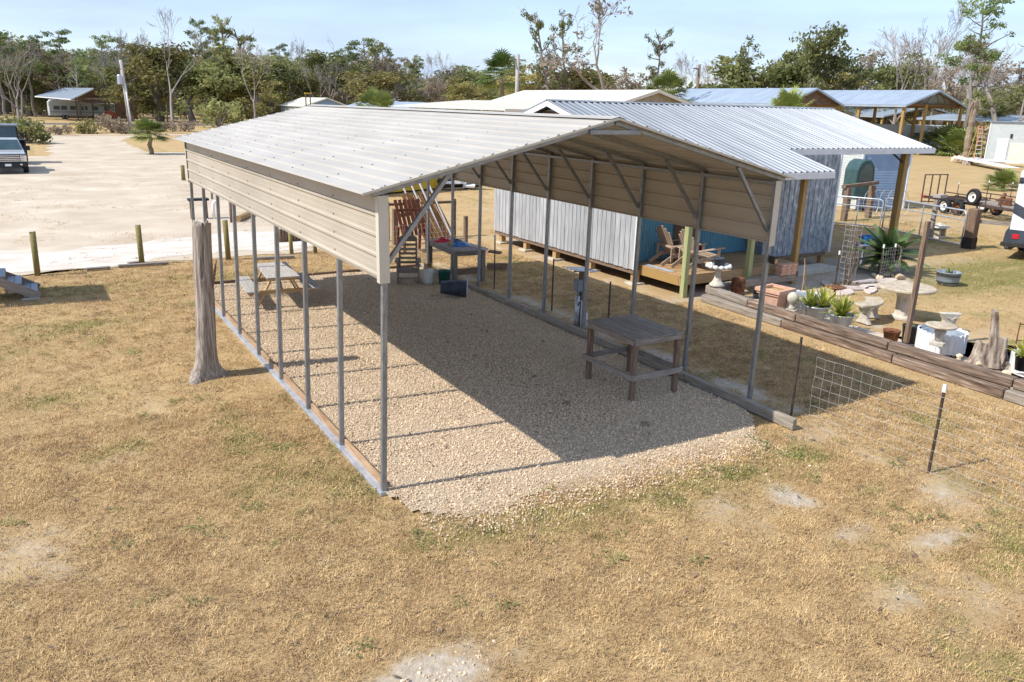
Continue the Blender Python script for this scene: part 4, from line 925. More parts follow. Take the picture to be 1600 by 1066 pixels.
def curved_bench():
    c = V((12.95, 2.6, .02)); t = thing('concrete_bench', 'curved concrete garden bench beside the round table', 'bench', c, .35); M = T(*c) @ RZ(.35)
    o = []; i_ = []
    for k_ in range(13): a = -.75+1.5*k_/12; o.append((.95*math.sin(a), .95*math.cos(a)-.75)); i_.append((.58*math.sin(a), .58*math.cos(a)-.75))
    MB().prism(o+i_[::-1], .40, .46).build('seat', 'concreted', t, M @ RZ(PI), .012)
    for s in (-1, 1):
        a = s*.45; MB().add([(-.19, -.06, 0), (.19, -.06, 0), (.11, -.05, .12), (.10, -.05, .24), (.2, -.06, .4), (-.2, -.06, .4), (-.10, -.05, .24), (-.11, -.05, .12)]+[(-.19, .06, 0), (.19, .06, 0), (.11, .05, .12), (.10, .05, .24), (.2, .06, .4), (-.2, .06, .4), (-.10, .05, .24), (-.11, .05, .12)],
            [(0, 1, 2, 7), (7, 2, 3, 6), (6, 3, 4, 5), (15, 10, 9, 8), (14, 11, 10, 15), (13, 12, 11, 14)]+[(i, i+8, (i+1) % 8+8, (i+1) % 8) for i in range(8)]).build('support', 'concrete', t, M @ RZ(PI) @ T(.76*math.sin(a), .76*math.cos(a)-.75, 0) @ RZ(-a+PI/2), .01)
curved_bench()
c = V((13.9, 2.45, .01)); t = thing('round_table', 'round concrete garden table on a fluted pedestal', 'table', c)
MB().lathe([(0, .70), (.60, .70), (.635, .72), (.635, .755), (.61, .775), (0, .775)], 36).build('top', 'concreted', t, T(*c), 0, False)
m = MB(); n = 32
for i, (r, z) in enumerate(((.26, 0), (.26, .05), (.18, .1), (.165, .2), (.17, .5), (.2, .6), (.26, .66), (.27, .70))):
    for j in range(n): rr = r*(1+(.05 if .08 < z < .6 else 0)*math.cos(j*PI*.5)); a = 2*PI*j/n; m.v.append((rr*math.cos(a), rr*math.sin(a), z))
for i in range(7):
    for j in range(n): a = i*n+j; b = i*n+(j+1) % n; m.f.append((a, b, b+n, a+n))
m.build('pedestal', 'concrete', t, T(*c))
c = V((13.75, 1.25, .0)); t = thing('concrete_pedestal', 'low waisted concrete bench support standing alone on the lawn', 'pedestal', c, -.55); M = T(*c) @ RZ(-.55)
MB().add([(-.2, -.08, 0), (.2, -.08, 0), (.13, -.06, .12), (.14, -.06, .28), (.23, -.08, .44), (-.23, -.08, .44), (-.14, -.06, .28), (-.13, -.06, .12)]+[(-.2, .08, 0), (.2, .08, 0), (.13, .06, .12), (.14, .06, .28), (.23, .08, .44), (-.23, .08, .44), (-.14, .06, .28), (-.13, .06, .12)],
    [(0, 1, 2, 7), (7, 2, 3, 6), (6, 3, 4, 5), (15, 10, 9, 8), (14, 11, 10, 15), (13, 12, 11, 14)]+[(i, i+8, (i+1) % 8+8, (i+1) % 8) for i in range(8)]).build('waisted_block', 'concrete', t, M, .012)
MB().tube([(-.1, -.085, .36), (0, -.09, .31), (.1, -.085, .36)], .012, 5).build('relief', 'concrete', t, M)
c = V((11.28, .0, .37)); t = thing('small_bird_bath', 'small concrete bird bath standing on the tie before a white ring', 'bird bath', c)
MB().box(-.13, .13, -.13, .13, 0, .08).build('base', 'concrete', t, T(*c) @ RZ(.2), .01); MB().lathe([(.06, .08), (.055, .16), (.10, .24), (.11, .28), (.07, .32), (0, .32)], 16).build('stem', 'concrete', t, T(*c), 0, True)
MB().lathe([(0, .3), (.12, .32), (.27, .37), (.29, .40), (.26, .41), (.12, .37), (0, .36)], 26).build('bowl', 'concreted', t, T(*c), 0, True)
p = V((11.55, 1.15, .12)); t = thing('rusty_pot', 'round rusty iron pot beside the leaning post', 'pot', p)
MB().lathe([(0, 0), (.13, 0), (.165, .2), (.175, .2), (.175, .225), (.15, .225), (.12, .05), (0, .05)], 22).build('bowl', 'rust', t, T(*p), 0, True); MB().lathe([(0, .17), (.15, .17)], 14).build('soil', 'tie', t, T(*p))
p = V((11.85, .93, .1)); t = thing('green_bin_planter', 'dark bin with green plants behind the leaning post', 'planter', p)
MB().lathe([(0, 0), (.14, 0), (.17, .34), (.18, .34), (.18, .37), (.15, .37), (.13, .1), (0, .1)], 20).build('bin', 'black', t, T(*p), 0, True); yucca_plant(t, (p.x, p.y, .36), 50, .16, 3, 'weed')
def leaning_post():
    a = V((11.62, .85, .15)); b = gp(1446, 345, 2.62); b = V((a.x+.03, a.y-.0, 2.62)); t = thing('leaning_post', 'tall brown timber post standing among the garden pots', 'post', a)
    bar('post_half', a, b, .11, .07, 'brown', t, up=(0, 1, 0)); bar('post_half', a+V((.06, .05, 0)), b+V((.06, .05, -.05)), .10, .06, 'tan', t, up=(0, 1, 0))
leaning_post()
def stump(c, r, h, lean, label, seed, nm='driftwood_stump', fork=False):
    t = thing(nm, label, 'stump', c); m = MB(); n = 18; lv = 10
    for i in range(lv+1):
        f = i/lv
        for j in range(n):
            a = 2*PI*j/n; rr = r*(1-.35*f+.5*math.exp(-f*6))*(1+.38*fbm(math.cos(a)*1.5, math.sin(a)*1.5+f*.8, 1.2, 3, seed)); m.v.append((lean[0]*f*h+rr*math.cos(a), lean[1]*f*h+rr*math.sin(a), h*f+(.12*h*fbm(math.cos(a), math.sin(a), 2, 2, seed) if i == lv else 0)))
    for i in range(lv):
        for j in range(n): a = i*n+j; b = i*n+(j+1) % n; m.f.append((a, b, b+n, a+n))
    m.f.append(tuple(lv*n+j for j in range(n))); m.build('stem', 'drift', t, T(*c), 0, False)
    if fork: MB().tube([(lean[0]*h*.5, lean[1]*h*.5, h*.5), (lean[0]*h*.5+.12, lean[1]*h*.5-.1, h*.75), (lean[0]*h*.5+.15, lean[1]*h*.5-.16, h*.95)], [.05, .04, .02], 7).build('branch_stub', 'drift', t, T(*c))
    return t
stump((11.62, -.62, .12), .16, .42, (.1, .0), 'short hollow driftwood stump with a shell on top', 31., fork=True); stump((11.45, -1.0, .2), .085, 1.05, (-.12, .12), 'tall pale driftwood stake leaning left among the stumps', 37.)
stump((12.0, -.82, .12), .13, .5, (0, .05), 'dark split stump between the tall stake and white ring', 41.); stump((11.75, -1.15, .15), .075, .95, (.42, -.45), 'pale driftwood limb leaning right over the white ring', 47.)
p = V((11.12, -1.62, .38)); t = thing('black_plant_pot', 'black nursery pot with yellow green spiky plant on the tie', 'potted plant', p)
MB().lathe([(0, 0), (.10, 0), (.13, .24), (.14, .24), (.14, .27), (.12, .27), (.1, .1), (0, .1)], 18).build('pot', 'black', t, T(*p), 0, True); yucca_plant(t, (p.x, p.y, p.z+.24), 60, .42, 9)
p = V((12.6, -.75, .0)); t = thing('garden_trellis', 'thin rusty metal frame standing behind the driftwood', 'metal frame', p)
for a, b in (((0, 0, 0), (0, 0, .85)), ((.35, -.2, 0), (.35, -.2, .8)), ((0, 0, .82), (.35, -.2, .78)), ((0, 0, .5), (.35, -.2, .47))): pipe('bar', [p+V(a), p+V(b)], .012, 'rust', t, 6)
for i, (x, y, s) in enumerate(((11.25, -.45, .09), (11.4, -.75, .08), (11.32, -1.3, .1), (11.9, -1.05, .09), (11.2, .35, .05), (11.55, -.3, .07))):
    tag(place(bpy.data.objects.new('garden_rock', stone_mesh(200+i)), None, T(x, y, .2) @ Matrix.Scale(s, 4)), ['pale rock between the small bird bath and short stump', 'pale rock at the foot of the short hollow stump', 'largest pale rock, by the black plant pot', 'pale rock against the rightmost white ring', 'smallest pale rock left of the small bird bath', 'pale rock behind the small bird bath'][i], 'rock', 'rocks among the driftwood')
p = V((18.7, 4.25, 0)); t = thing('barrel_planter', 'grey half barrel planter alone on the grass', 'planter', p)
MB().lathe([(0, 0), (.24, 0), (.30, .16), (.315, .36), (.33, .36), (.33, .385), (.29, .385), (.28, .25), (0, .25)], 26).build('barrel', 'slate', t, T(*p), 0, True)
for z in (.08, .27): MB().lathe([(.262+.14*z, z), (.272+.14*z, z), (.276+.14*z, z+.03), (.266+.14*z, z+.03)], 26).build('hoop', 'darkmetal', t, T(*p))
yucca_plant(t, (p.x, p.y, .28), 26, .34, 14, 'weed')
def sago():
    p = V((18.7, 6.2, 0)); t = thing('sago_palm', 'dark green sago palm with arching fronds beside the wire gate', 'palm', p); q = random.Random(5)
    MB().lathe([(.2, 0), (.22, .2), (.17, .45), (0, .5)], 12).build('trunk', 'brown', t, T(*p))
    for k_ in range(42):
        m = MB(); a = 2*PI*k_/42*3.7+q.uniform(-.1, .1); el = .1+1.2*(k_/42); L_ = q.uniform(1.05, 1.3); pts = []
        for i in range(9):
            f = i/8; r = L_*f*math.cos(el*(1-.35*f)); z = .42+L_*f*math.sin(el)-.55*f*f*math.cos(el); pts.append(V((r*math.cos(a), r*math.sin(a), z)))
        sd_ = V((-math.sin(a), math.cos(a), 0)); m.tube(pts, .008, 3, False)
        for i in range(1, 9):
            for u in (0, .33, .66):
                b = pts[i-1].lerp(pts[i], u); d = (pts[i]-pts[i-1]).normalized(); l = .20*math.sin(PI*min(1, (i+u)/9)**.6)+.04
                for s in (-1, 1): e = b+sd_*s*l+d*l*.6+V((0, 0, -.03)); w_ = d*.028; m.add([b-w_, b+w_, e+w_*.5, e-w_*.3], [(0, 1, 2, 3)])
        m.build('frond', 'sagoleaf', t, T(*p))
sago()
# wire cage with a climbing plant, stakes, bin on table, gate
t = thing('plant_cage', 'tall square wire plant cage with a dry climbing stem', 'plant cage', (15.9, 5.5, 0))
for a, b in (((15.75, 5.35, 0), (16.05, 5.35, 0)), ((16.05, 5.35, 0), (16.05, 5.65, 0)), ((16.05, 5.65, 0), (15.75, 5.65, 0)), ((15.75, 5.65, 0), (15.75, 5.35, 0))): wire(t, a, b, 1.6, .15, .152, .003)
q = random.Random(3); m = MB()
for k_ in range(9):
    pts = [V((15.9+q.uniform(-.12, .12), 5.5+q.uniform(-.12, .12), 0))]
    for i in range(8): pts.append(pts[-1]+V((q.uniform(-.08, .08), q.uniform(-.08, .08), .2)))
    m.tube(pts, [.014-.0014*i for i in range(9)], 4)
m.build('dry_stems', 'brown', t)
for k_, (x, y, h, lb) in enumerate(((15.44, 5.49, 1.0, 'dark steel stake with white tip left of the plant cage'), (17.45, 5.54, 1.03, 'dark steel stake with white tip before the sago palm'), (18.1, 5.6, 1.0, 'dark steel stake beside the sago palm with a rope loop'))):
    t = thing('garden_stake', lb, 'stake', (x, y, 0)); tpost(t, x, y, h)
t = thing('low_wire_panel', 'low wire mesh panel between the stakes before the sago palm', 'wire panel', (17.8, 5.5, 0)); wire(t, (17.4, 5.5, 0), (18.3, 5.5, 0), .95, .1, .1, .003)
tag(MB().tube([(18.1, 5.55, .98), (18.2, 5.5, .9), (18.28, 5.5, .7), (18.2, 5.5, .55), (18.26, 5.5, .35)], .014, 6).build('rope', 'tan'), 'tan rope hanging from a stake by the sago palm', 'rope')
p = V((19.4, 7.3, 0)); t = thing('small_grey_table', 'narrow grey table holding a blue bin by the cabin corner', 'table', p, .5); M = T(*p) @ RZ(-.3)
boxo('top', -.5, .5, -.25, .25, .60, .64, 'slate', t, M)
for sx in (-1, 1):
    for sy in (-1, 1): bar('leg', M @ V((sx*.42, sy*.2, 0)), M @ V((sx*.38, sy*.2, .6)), .06, .06, 'slate', t)
t2 = thing('blue_bin', 'blue plastic bin on the small grey table', 'bin', (p.x, p.y, .64))
MB().add([(-.28, -.18, 0), (.28, -.18, 0), (.28, .18, 0), (-.28, .18, 0), (-.34, -.22, .26), (.34, -.22, .26), (.34, .22, .26), (-.34, .22, .26), (-.31, -.2, .26), (.31, -.2, .26), (.31, .2, .26), (-.31, .2, .26), (-.27, -.17, .03), (.27, -.17, .03), (.27, .17, .03), (-.27, .17, .03)],
    [(0, 3, 2, 1), (0, 1, 5, 4), (1, 2, 6, 5), (2, 3, 7, 6), (3, 0, 4, 7), (4, 5, 9, 8), (5, 6, 10, 9), (6, 7, 11, 10), (7, 4, 8, 11), (8, 9, 13, 12), (9, 10, 14, 13), (10, 11, 15, 14), (11, 8, 12, 15), (12, 13, 14, 15)]).build('tub', 'blue', t2, T(p.x, p.y, .642) @ RZ(-.3))
MB().box(-.345, .345, -.225, -.215, .2, .262).build('rim', 'blue', t2, T(p.x, p.y, .642) @ RZ(-.3))
def gate(a, b, h, lab):
    a = V(a); b = V(b); t = thing('pipe_gate', lab, 'gate', a, 0, 'galvanised pipe gates'); d = (b-a).normalized()
    def Pz(s, z): return a+d*s+V((0, 0, z))
    L_ = (b-a).length; r = .03; zb = .12; c_ = .14
    pts = [Pz(0, zb), Pz(0, h-c_), Pz(c_*.3, h-c_*.3), Pz(c_, h), Pz(L_-c_, h), Pz(L_-c_*.3, h-c_*.3), Pz(L_, h-c_), Pz(L_, zb), Pz(0, zb)]
    MB().tube(pts, r, 8).build('frame', 'galvb', t, Matrix(), 0, True)
    for z in (h-.33,): MB().tube([Pz(0, z), Pz(L_, z)], r*.8, 6).build('rail', 'galvb', t)
    for s in (L_*.5,): MB().tube([Pz(s, zb), Pz(s, h)], r*.8, 6).build('upright', 'galvb', t)
    wire(t, tuple(Pz(.03, 0)), tuple(Pz(L_-.03, 0)), h-.2, .15, .15, .0025, .13)
ga, gb_, gc = V((23.2, 11.2, 0)), V((24.25, 9.7, 0)), V((25.2, 8.05, 0))
ga = gp(1300, 352); gb_ = gp(1376, 360); gc = gp(1500, 388)
gate(ga, gb_+(ga-gb_).normalized()*.06, 1.25, 'galvanised pipe gate behind the cabin corner, left leaf'); gate(gb_+(gc-gb_).normalized()*.06, gc, 1.35, 'galvanised pipe gate beside the dark gate post, right leaf')
t = thing('gate_post', 'stout dark timber gate post at the end of the pipe gate', 'post', gc+V((.2, -.15, 0)))
bar('post', gc+V((.2, -.18, 0)), gc+V((.2, -.18, 1.45)), .34, .34, 'brown', t, bev=.03); boxo('dark_base', gc.x+.02, gc.x+.38, gc.y-.36, gc.y, 0, .42, 'darkmetal', t)  # wider dark block around the foot of the post
bar('side_rail', gc+V((.35, -.3, 1.0)), gc+V((1.6, -2.6, 1.0)), .06, .14, 'greywood', t)
a = gp(1452, 375); t = thing('old_post', 'thin leaning grey post behind the pipe gate', 'post', a); bar('post', a, a+V((.05, 0, 1.7)), .14, .14, 'greywood', t); boxo('cap', a.x-.1, a.x+.35, a.y-.2, a.y+.1, 1.62, 1.74, 'palegrey', t)
a = gp(1465, 372); t = thing('stone_lantern', 'small grey concrete lantern house behind the gate', 'lantern', a); boxo('base', a.x-.2, a.x+.2, a.y-.2, a.y+.2, 0, .1, 'concrete', t)
for sx in (-1, 1): boxo('wall', a.x+sx*.17-.04, a.x+sx*.17+.04, a.y-.18, a.y+.18, .1, .42, 'concreted', t)
MB().add([(-.32, -.3, 0), (.32, -.3, 0), (.32, .3, 0), (-.32, .3, 0), (0, 0, .2)], [(0, 3, 2, 1), (0, 1, 4), (1, 2, 4), (2, 3, 4), (3, 0, 4)]).build('cap', 'concrete', t, T(a.x, a.y, .42))
# paving, rocks and bricks
for i, (px, py, rx, ry) in enumerate(((1330, 452, .5, .22), (1365, 449, .45, .2), (1352, 441, .5, .2), (1385, 440, .42, .2), (1320, 459, .45, .2), (1360, 455, .5, .16), (1410, 446, .3, .15), (1292, 446, .4, .14))):
    q = gp(px, py); n = 9; pl = [(rx*math.cos(2*PI*j/n)*(1+.2*fbm(j, i, .9, 2, 3.)), ry*math.sin(2*PI*j/n)*(1+.25*fbm(j, i, .9, 2, 7.))) for j in range(n)]
    tag(MB().prism(pl, 0, .05).build('flagstone', 'flag', None, T(q.x, q.y, .005) @ RZ(-.5+.2*i), .008), ['flagstone in the middle of the garden path behind the bench', 'flagstone right of the middle in the row behind the bench', 'flagstone at the back of the path toward the palm', 'flagstone nearest the rocks below the sago palm', 'flagstone nearest the plant cage', 'long flagstone directly behind the curved concrete bench', 'small flagstone beside the round concrete table', 'flagstone nearest the yellow porch post'][i], 'flagstone', 'flagstones of the garden path')
for i, (px, py, s) in enumerate(((1385, 432, .17), (1372, 437, .14), (1405, 436, .2), (1392, 425, .16), (1365, 433, .1))):
    q = gp(px, py); tag(place(bpy.data.objects.new('garden_rock', MATS and stone_mesh(300+i)), None, T(q.x, q.y, .06) @ Matrix.Scale(s, 4)), ['middle rock between the two stakes before the sago palm', 'low rock beside the left palm stake', 'largest rock, right of the palm stakes', 'rear rock against the sago palm trunk', 'smallest rock, leftmost before the sago palm'][i], 'rock', 'rocks at the sago palm')
t = thing('brick_stack', 'small stack of pink bricks by the yellow porch post', 'bricks', (14.0, 6.05, .37))
for k_ in range(4):
    for j in range(3): boxo('brick', 13.72+.2*j+.03*(k_ % 2), 13.9+.2*j+.03*(k_ % 2), 5.94, 6.16, .365+k_*.075, .435+k_*.075, 'terra', t)
t = thing('rusty_firepot', 'rusty brown metal canister beside the shell bird bath', 'canister', (11.75, 5.6, 0)); MB().lathe([(0, .1), (.17, .1), (.18, .5), (.15, .55), (0, .55)], 18).build('body', 'rust', t, T(11.75, 5.6, .0)); MB().lathe([(.182, .3), (.19, .3), (.19, .33), (.182, .33)], 18).build('band', 'rust', t, T(11.75, 5.6, 0))
t = thing('small_black_can', 'small dark blue can between bird bath and terracotta planter', 'can', (11.75, 4.95, .16)); MB().lathe([(0, 0), (.09, 0), (.11, .24), (.115, .24), (.115, .26), (.095, .26), (.08, .05), (0, .05)], 16).build('body', 'navy', t, T(11.75, 4.95, .16), 0, True); MB().lathe([(.113, .1), (.117, .1), (.117, .115), (.113, .115)], 16).build('band', 'navy', t, T(11.75, 4.95, .16))
t = thing('rusty_dish', 'rusty dish on a thin stand behind the yucca tubs', 'dish', (13.7, 4.2, 0)); MB().lathe([(0, .36), (.15, .37), (.27, .42), (.25, .43), (0, .40)], 20).build('bowl', 'rust', t, T(13.7, 4.2, 0), 0, True); MB().tube([(0, 0, 0), (0, 0, .37)], .03, 8).build('stand', 'rust', t, T(13.7, 4.2, 0))
m = MB(); m.tube([(0, 0, 0), (.03, 0, .4), (.06, .05, .8), (.03, .05, .95)], .012, 5).tube([(.02, 0, .2), (.14, .02, .55), (.08, .05, .85)], .01, 5)
tag(m.build('bare_vine', 'tan', None, T(12.3, 4.1, .3)), 'bare pale vine stem rising from the white ring planter', 'vine')
# ================================================================== LEFT YARD
for i, (px, py, h, lb) in enumerate(((59, 431, 1.16, 'mossy round fence post left of the drive edge, leftmost'), (222, 413, 1.12, 'mossy round fence post standing by fallen planks'), (357, 406, 1.18, 'mossy round fence post seen between the left carport posts'), (456, 397, .75, 'short grey fence post seen under the side panel'), (493, 396, .7, 'short post behind the sixth carport post'))):
    q = gp(px, py); t = thing('fence_post', lb, 'post', q, 0, 'posts along the drive edge'); pipe('stake', [q-V((0, 0, .05)), q+V((random.uniform(-.03, .03), .02, h))], .075 if i < 3 else .06, 'olive', t, 12)
    MB().lathe([(.0, .012), (.07, .006), (.077 if i < 3 else .06, 0)], 12).build('cut_top', 'palegrey', t, T(q.x, q.y+.02, q.z+h-.003))
q = [((185, 416), (263, 411), 'longest fallen grey plank at the lawn edge'), ((200, 412), (225, 409), 'short fallen plank beside the middle fence post'), ((135, 421), (172, 418), 'dark fallen plank at the lawn edge left of the middle fence post'), ((395, 404), (460, 401), 'dark edging plank behind the picnic table')]
for a, b, lb in q: a = gp(*a, .05); b = gp(*b, .05); tag(bar('edging_plank', a, b, .14, .08, 'greywood', bev=.01), lb, 'plank')
def hookup():
    p = gp(312, 342); t = thing('hookup_stand', 'small black topped stand with bent white pipe by the drive', 'utility stand', p)
    for s in (-.28, .28): bar('leg', p+V((s, 0, 0)), p+V((s, 0, .72)), .09, .09, 'brown', t)
    boxo('shelf', p.x-.38, p.x+.38, p.y-.2, p.y+.2, .72, .80, 'black', t); MB().tube([p+V((.5, -.25, 0)), p+V((.5, -.25, .55)), p+V((.57, -.25, .68)), p+V((.72, -.25, .70))], .06, 10).build('pipe', 'pvc', t, Matrix(), 0, True)
hookup()
a = gp(332, 312); b = gp(372, 309); t = thing('paling_stack', 'stack of short grey palings on a rail beyond the drive post', 'palings', a)
for k_ in range(9): p = a.lerp(b, k_/8); bar('paling', p+V((0, 0, .25)), p+V((0, 0, .95)), .11, .03, 'greywood', t, up=(0, 1, 0))
bar('rail', a+V((0, .03, .6)), b+V((0, .03, .6)), .05, .1, 'greywood', t)
for p in (a, b): bar('post', p+V((0, .08, 0)), p+V((0, .08, .7)), .1, .1, 'greywood', t)
a = gp(287, 282); tag(pipe('drive_post', [a, a+V((0, 0, .85))], .11, 'olive', None, 12), 'thick short post on the drive left of the carport corner', 'post')
a = gp(362, 348); tag(pipe('drive_post', [a, a+V((0, 0, .9))], .06, 'brown', None, 10), 'thin brown post on the drive seen between carport posts', 'post')
a = gp(372, 342, .12); b = gp(397, 331, .12); m = MB()
m.tube([a, a.lerp(b, .5), b], [.12, .13, .1], 10); tag(m.build('drive_log', 'tan'), 'tan log lying on the drive seen under the side panel', 'log')
a = gp(438, 379); b = gp(478, 376); t = thing('low_log_wall', 'low row of upright dark log ends at the drive edge', 'log edging', a)
for k_ in range(10): p = a.lerp(b, k_/9); pipe('log', [p, p+V((0, 0, .45+.08*math.sin(k_*3)))], .05, 'brown', t, 8)
def steps():
    t = thing('wooden_steps', 'grey wooden stair with three treads at the left edge of the lawn', 'stairs', (-3.6, 13.1, 0))
    x = -3.5; y0, y1 = 12.75, 13.75
    for k_ in range(6):
        z = .2*(k_+1); xa = x-.30*k_
        for j in range(2): bar('tread', (xa-.075-.15*j, y0, z-.018), (xa-.075-.15*j, y1, z-.018), .142, .036, 'slate', t)  # tread colour holds the grey-blue of reflected sky
        boxo('riser', xa-.02, xa, y0+.02, y1-.02, z-.2, z-.04, 'brown', t); boxo('side_panel', xa-.30, xa-.02, y0+.005, y0+.03, z-.22, z-.037, 'greywood', t)
    for y in (y0, y1): bar('stringer', (x+.02, y-.02, .06), (x-1.85, y-.02, 1.1), .04, .2, 'greywood', t)
    boxo('landing', -6.6, -5.32, y0, y1, 1.12, 1.2, 'greywood', t); boxo('foot_plate', x-.35, x+.02, y0-.1, y0-.02, 0, .05, 'palegrey', t)
    boxo('shadow_caster', -5.3, -5.2, 12.35, 14.25, 1.2, 3.4, 'greywood', t)  # unseen panel added to cast a shadow across the lawn
    for yy in (12.4, 14.2): bar('caster_post', (-5.25, yy, 0), (-5.25, yy, 3.4), .1, .1, 'greywood', t)  # unseen posts added to carry the shadow-casting panel
steps()
# ================================================================== RIGHT BACKGROUND
def lap_wall(L_, H_, pitch=.13, d=.016):
    pr = []; z = 0
    while z < H_-1e-4: z2 = min(H_, z+pitch); pr += [(d, z), (.002, z2)]; z = z2
    m = MB(); n = len(pr)
    for x in (0, L_): m.v += [(x, -p[0], p[1]) for p in pr]
    for j in range(n-1): m.f.append((j, j+n, j+n+1, j+1))
    return m
def shed(name, label, cat, c, sx, sy, h, rz, matf, matl, roofm, ridge=.7):
    t = thing(name, label, cat, c, rz); M = WM[t.name]
    lap_wall(sx, h).build('front_wall', matf, t, M); lap_wall(sy, h).build('side_wall', matl, t, M @ T(0, sy, 0) @ RZ(-PI/2)); lap_wall(sy, h).build('side_wall', matf, t, M @ T(sx, 0, 0) @ RZ(PI/2)); lap_wall(sx, h).build('rear_wall', matf, t, M @ T(sx, sy, 0) @ RZ(PI))
    for x, y in ((0, 0), (sx, 0), (0, sy), (sx, sy)): boxo('corner_trim', x-.05, x+.05, y-.05, y+.05, 0, h, 'whitepaint', t, M)
    s = math.atan2(ridge, sy/2+.2); ln = math.hypot(ridge, sy/2+.2)
    for f in (frame((-.2, sy/2, h+ridge), (0, -math.cos(s), -math.sin(s)), (1, 0, 0)), frame((sx+.2, sy/2, h+ridge), (0, math.cos(s), -math.sin(s)), (-1, 0, 0))): ribbed(ln, sx+.4, .23, .02, .03, 0, False).build('roof_panel', roofm, t, M @ f)
    for x in (0, sx): MB().add([(x, 0, h), (x, sy, h), (x, sy/2, h+ridge-.03)], [(0, 1, 2)]).build('gable', matl, t, M)
    return t
c = gp(1337, 327); t = shed('lap_shed', 'lap sided outbuilding behind the cabin lean-to, front coloured as blue shade', 'shed', c, 2.75, 3.6, 3.2, -.3, 'shadeblue', 'whitesiding', 'blueroof', .35)  # sunlit white side and shaded blue front are put into the siding colours
a = gp(1318, 326); t = thing('teal_canopy', 'dark teal rounded canopy standing before the white shed wall', 'canopy', a); M = T(a.x-.7, a.y-.3, 0) @ RZ(-.3)
MB().prism([(0, .6), (0, 2.0), (.15, 2.35), (.4, 2.5), (.75, 2.5), (1.0, 2.2), (1.05, 1.6), (1.1, .6)], -.05, .9).build('shell', 'tealdark', t, M @ RX(PI/2), .05); MB().prism([(.15, 1.5), (.2, 2.0), (.45, 2.3), (.7, 2.3), (.85, 2.0), (.9, 1.5)], -.08, -.06).build('window', 'glass', t, M @ RX(PI/2) @ T(0, 0, 1.0))
for x in (.1, .95): boxo('leg', x, x+.1, -.5, -.4, 0, .62, 'darkmetal', t, M)
a = gp(1318, 345); b = gp(1356, 340); t = thing('arch_of_chains', 'rustic timber arch hung with chain behind the gate', 'arch', a)
for p in (a, b): bar('post', p, p+V((0, 0, 1.45)), .22, .22, 'brown', t)
bar('lintel', a+V((-.2, .1, 1.5)), b+V((.15, -.1, 1.6)), .2, .14, 'tie', t)
def cattle_panel():
    a = gp(1352, 338); b = gp(1412, 338); t = thing('wire_hoops', 'coils of pale wire leaning by the lap sided shed', 'wire', a)
    for k_ in range(5): p = a.lerp(b, (k_+.5)/5); MB().tube([p+V((.55*math.cos(q*PI/8), .1*math.sin(q*PI/8)-.2*k_*0, .62+.6*math.sin(q*PI/8))) for q in range(17)], .012, 4).build('hoop', 'wire', t)
cattle_panel()
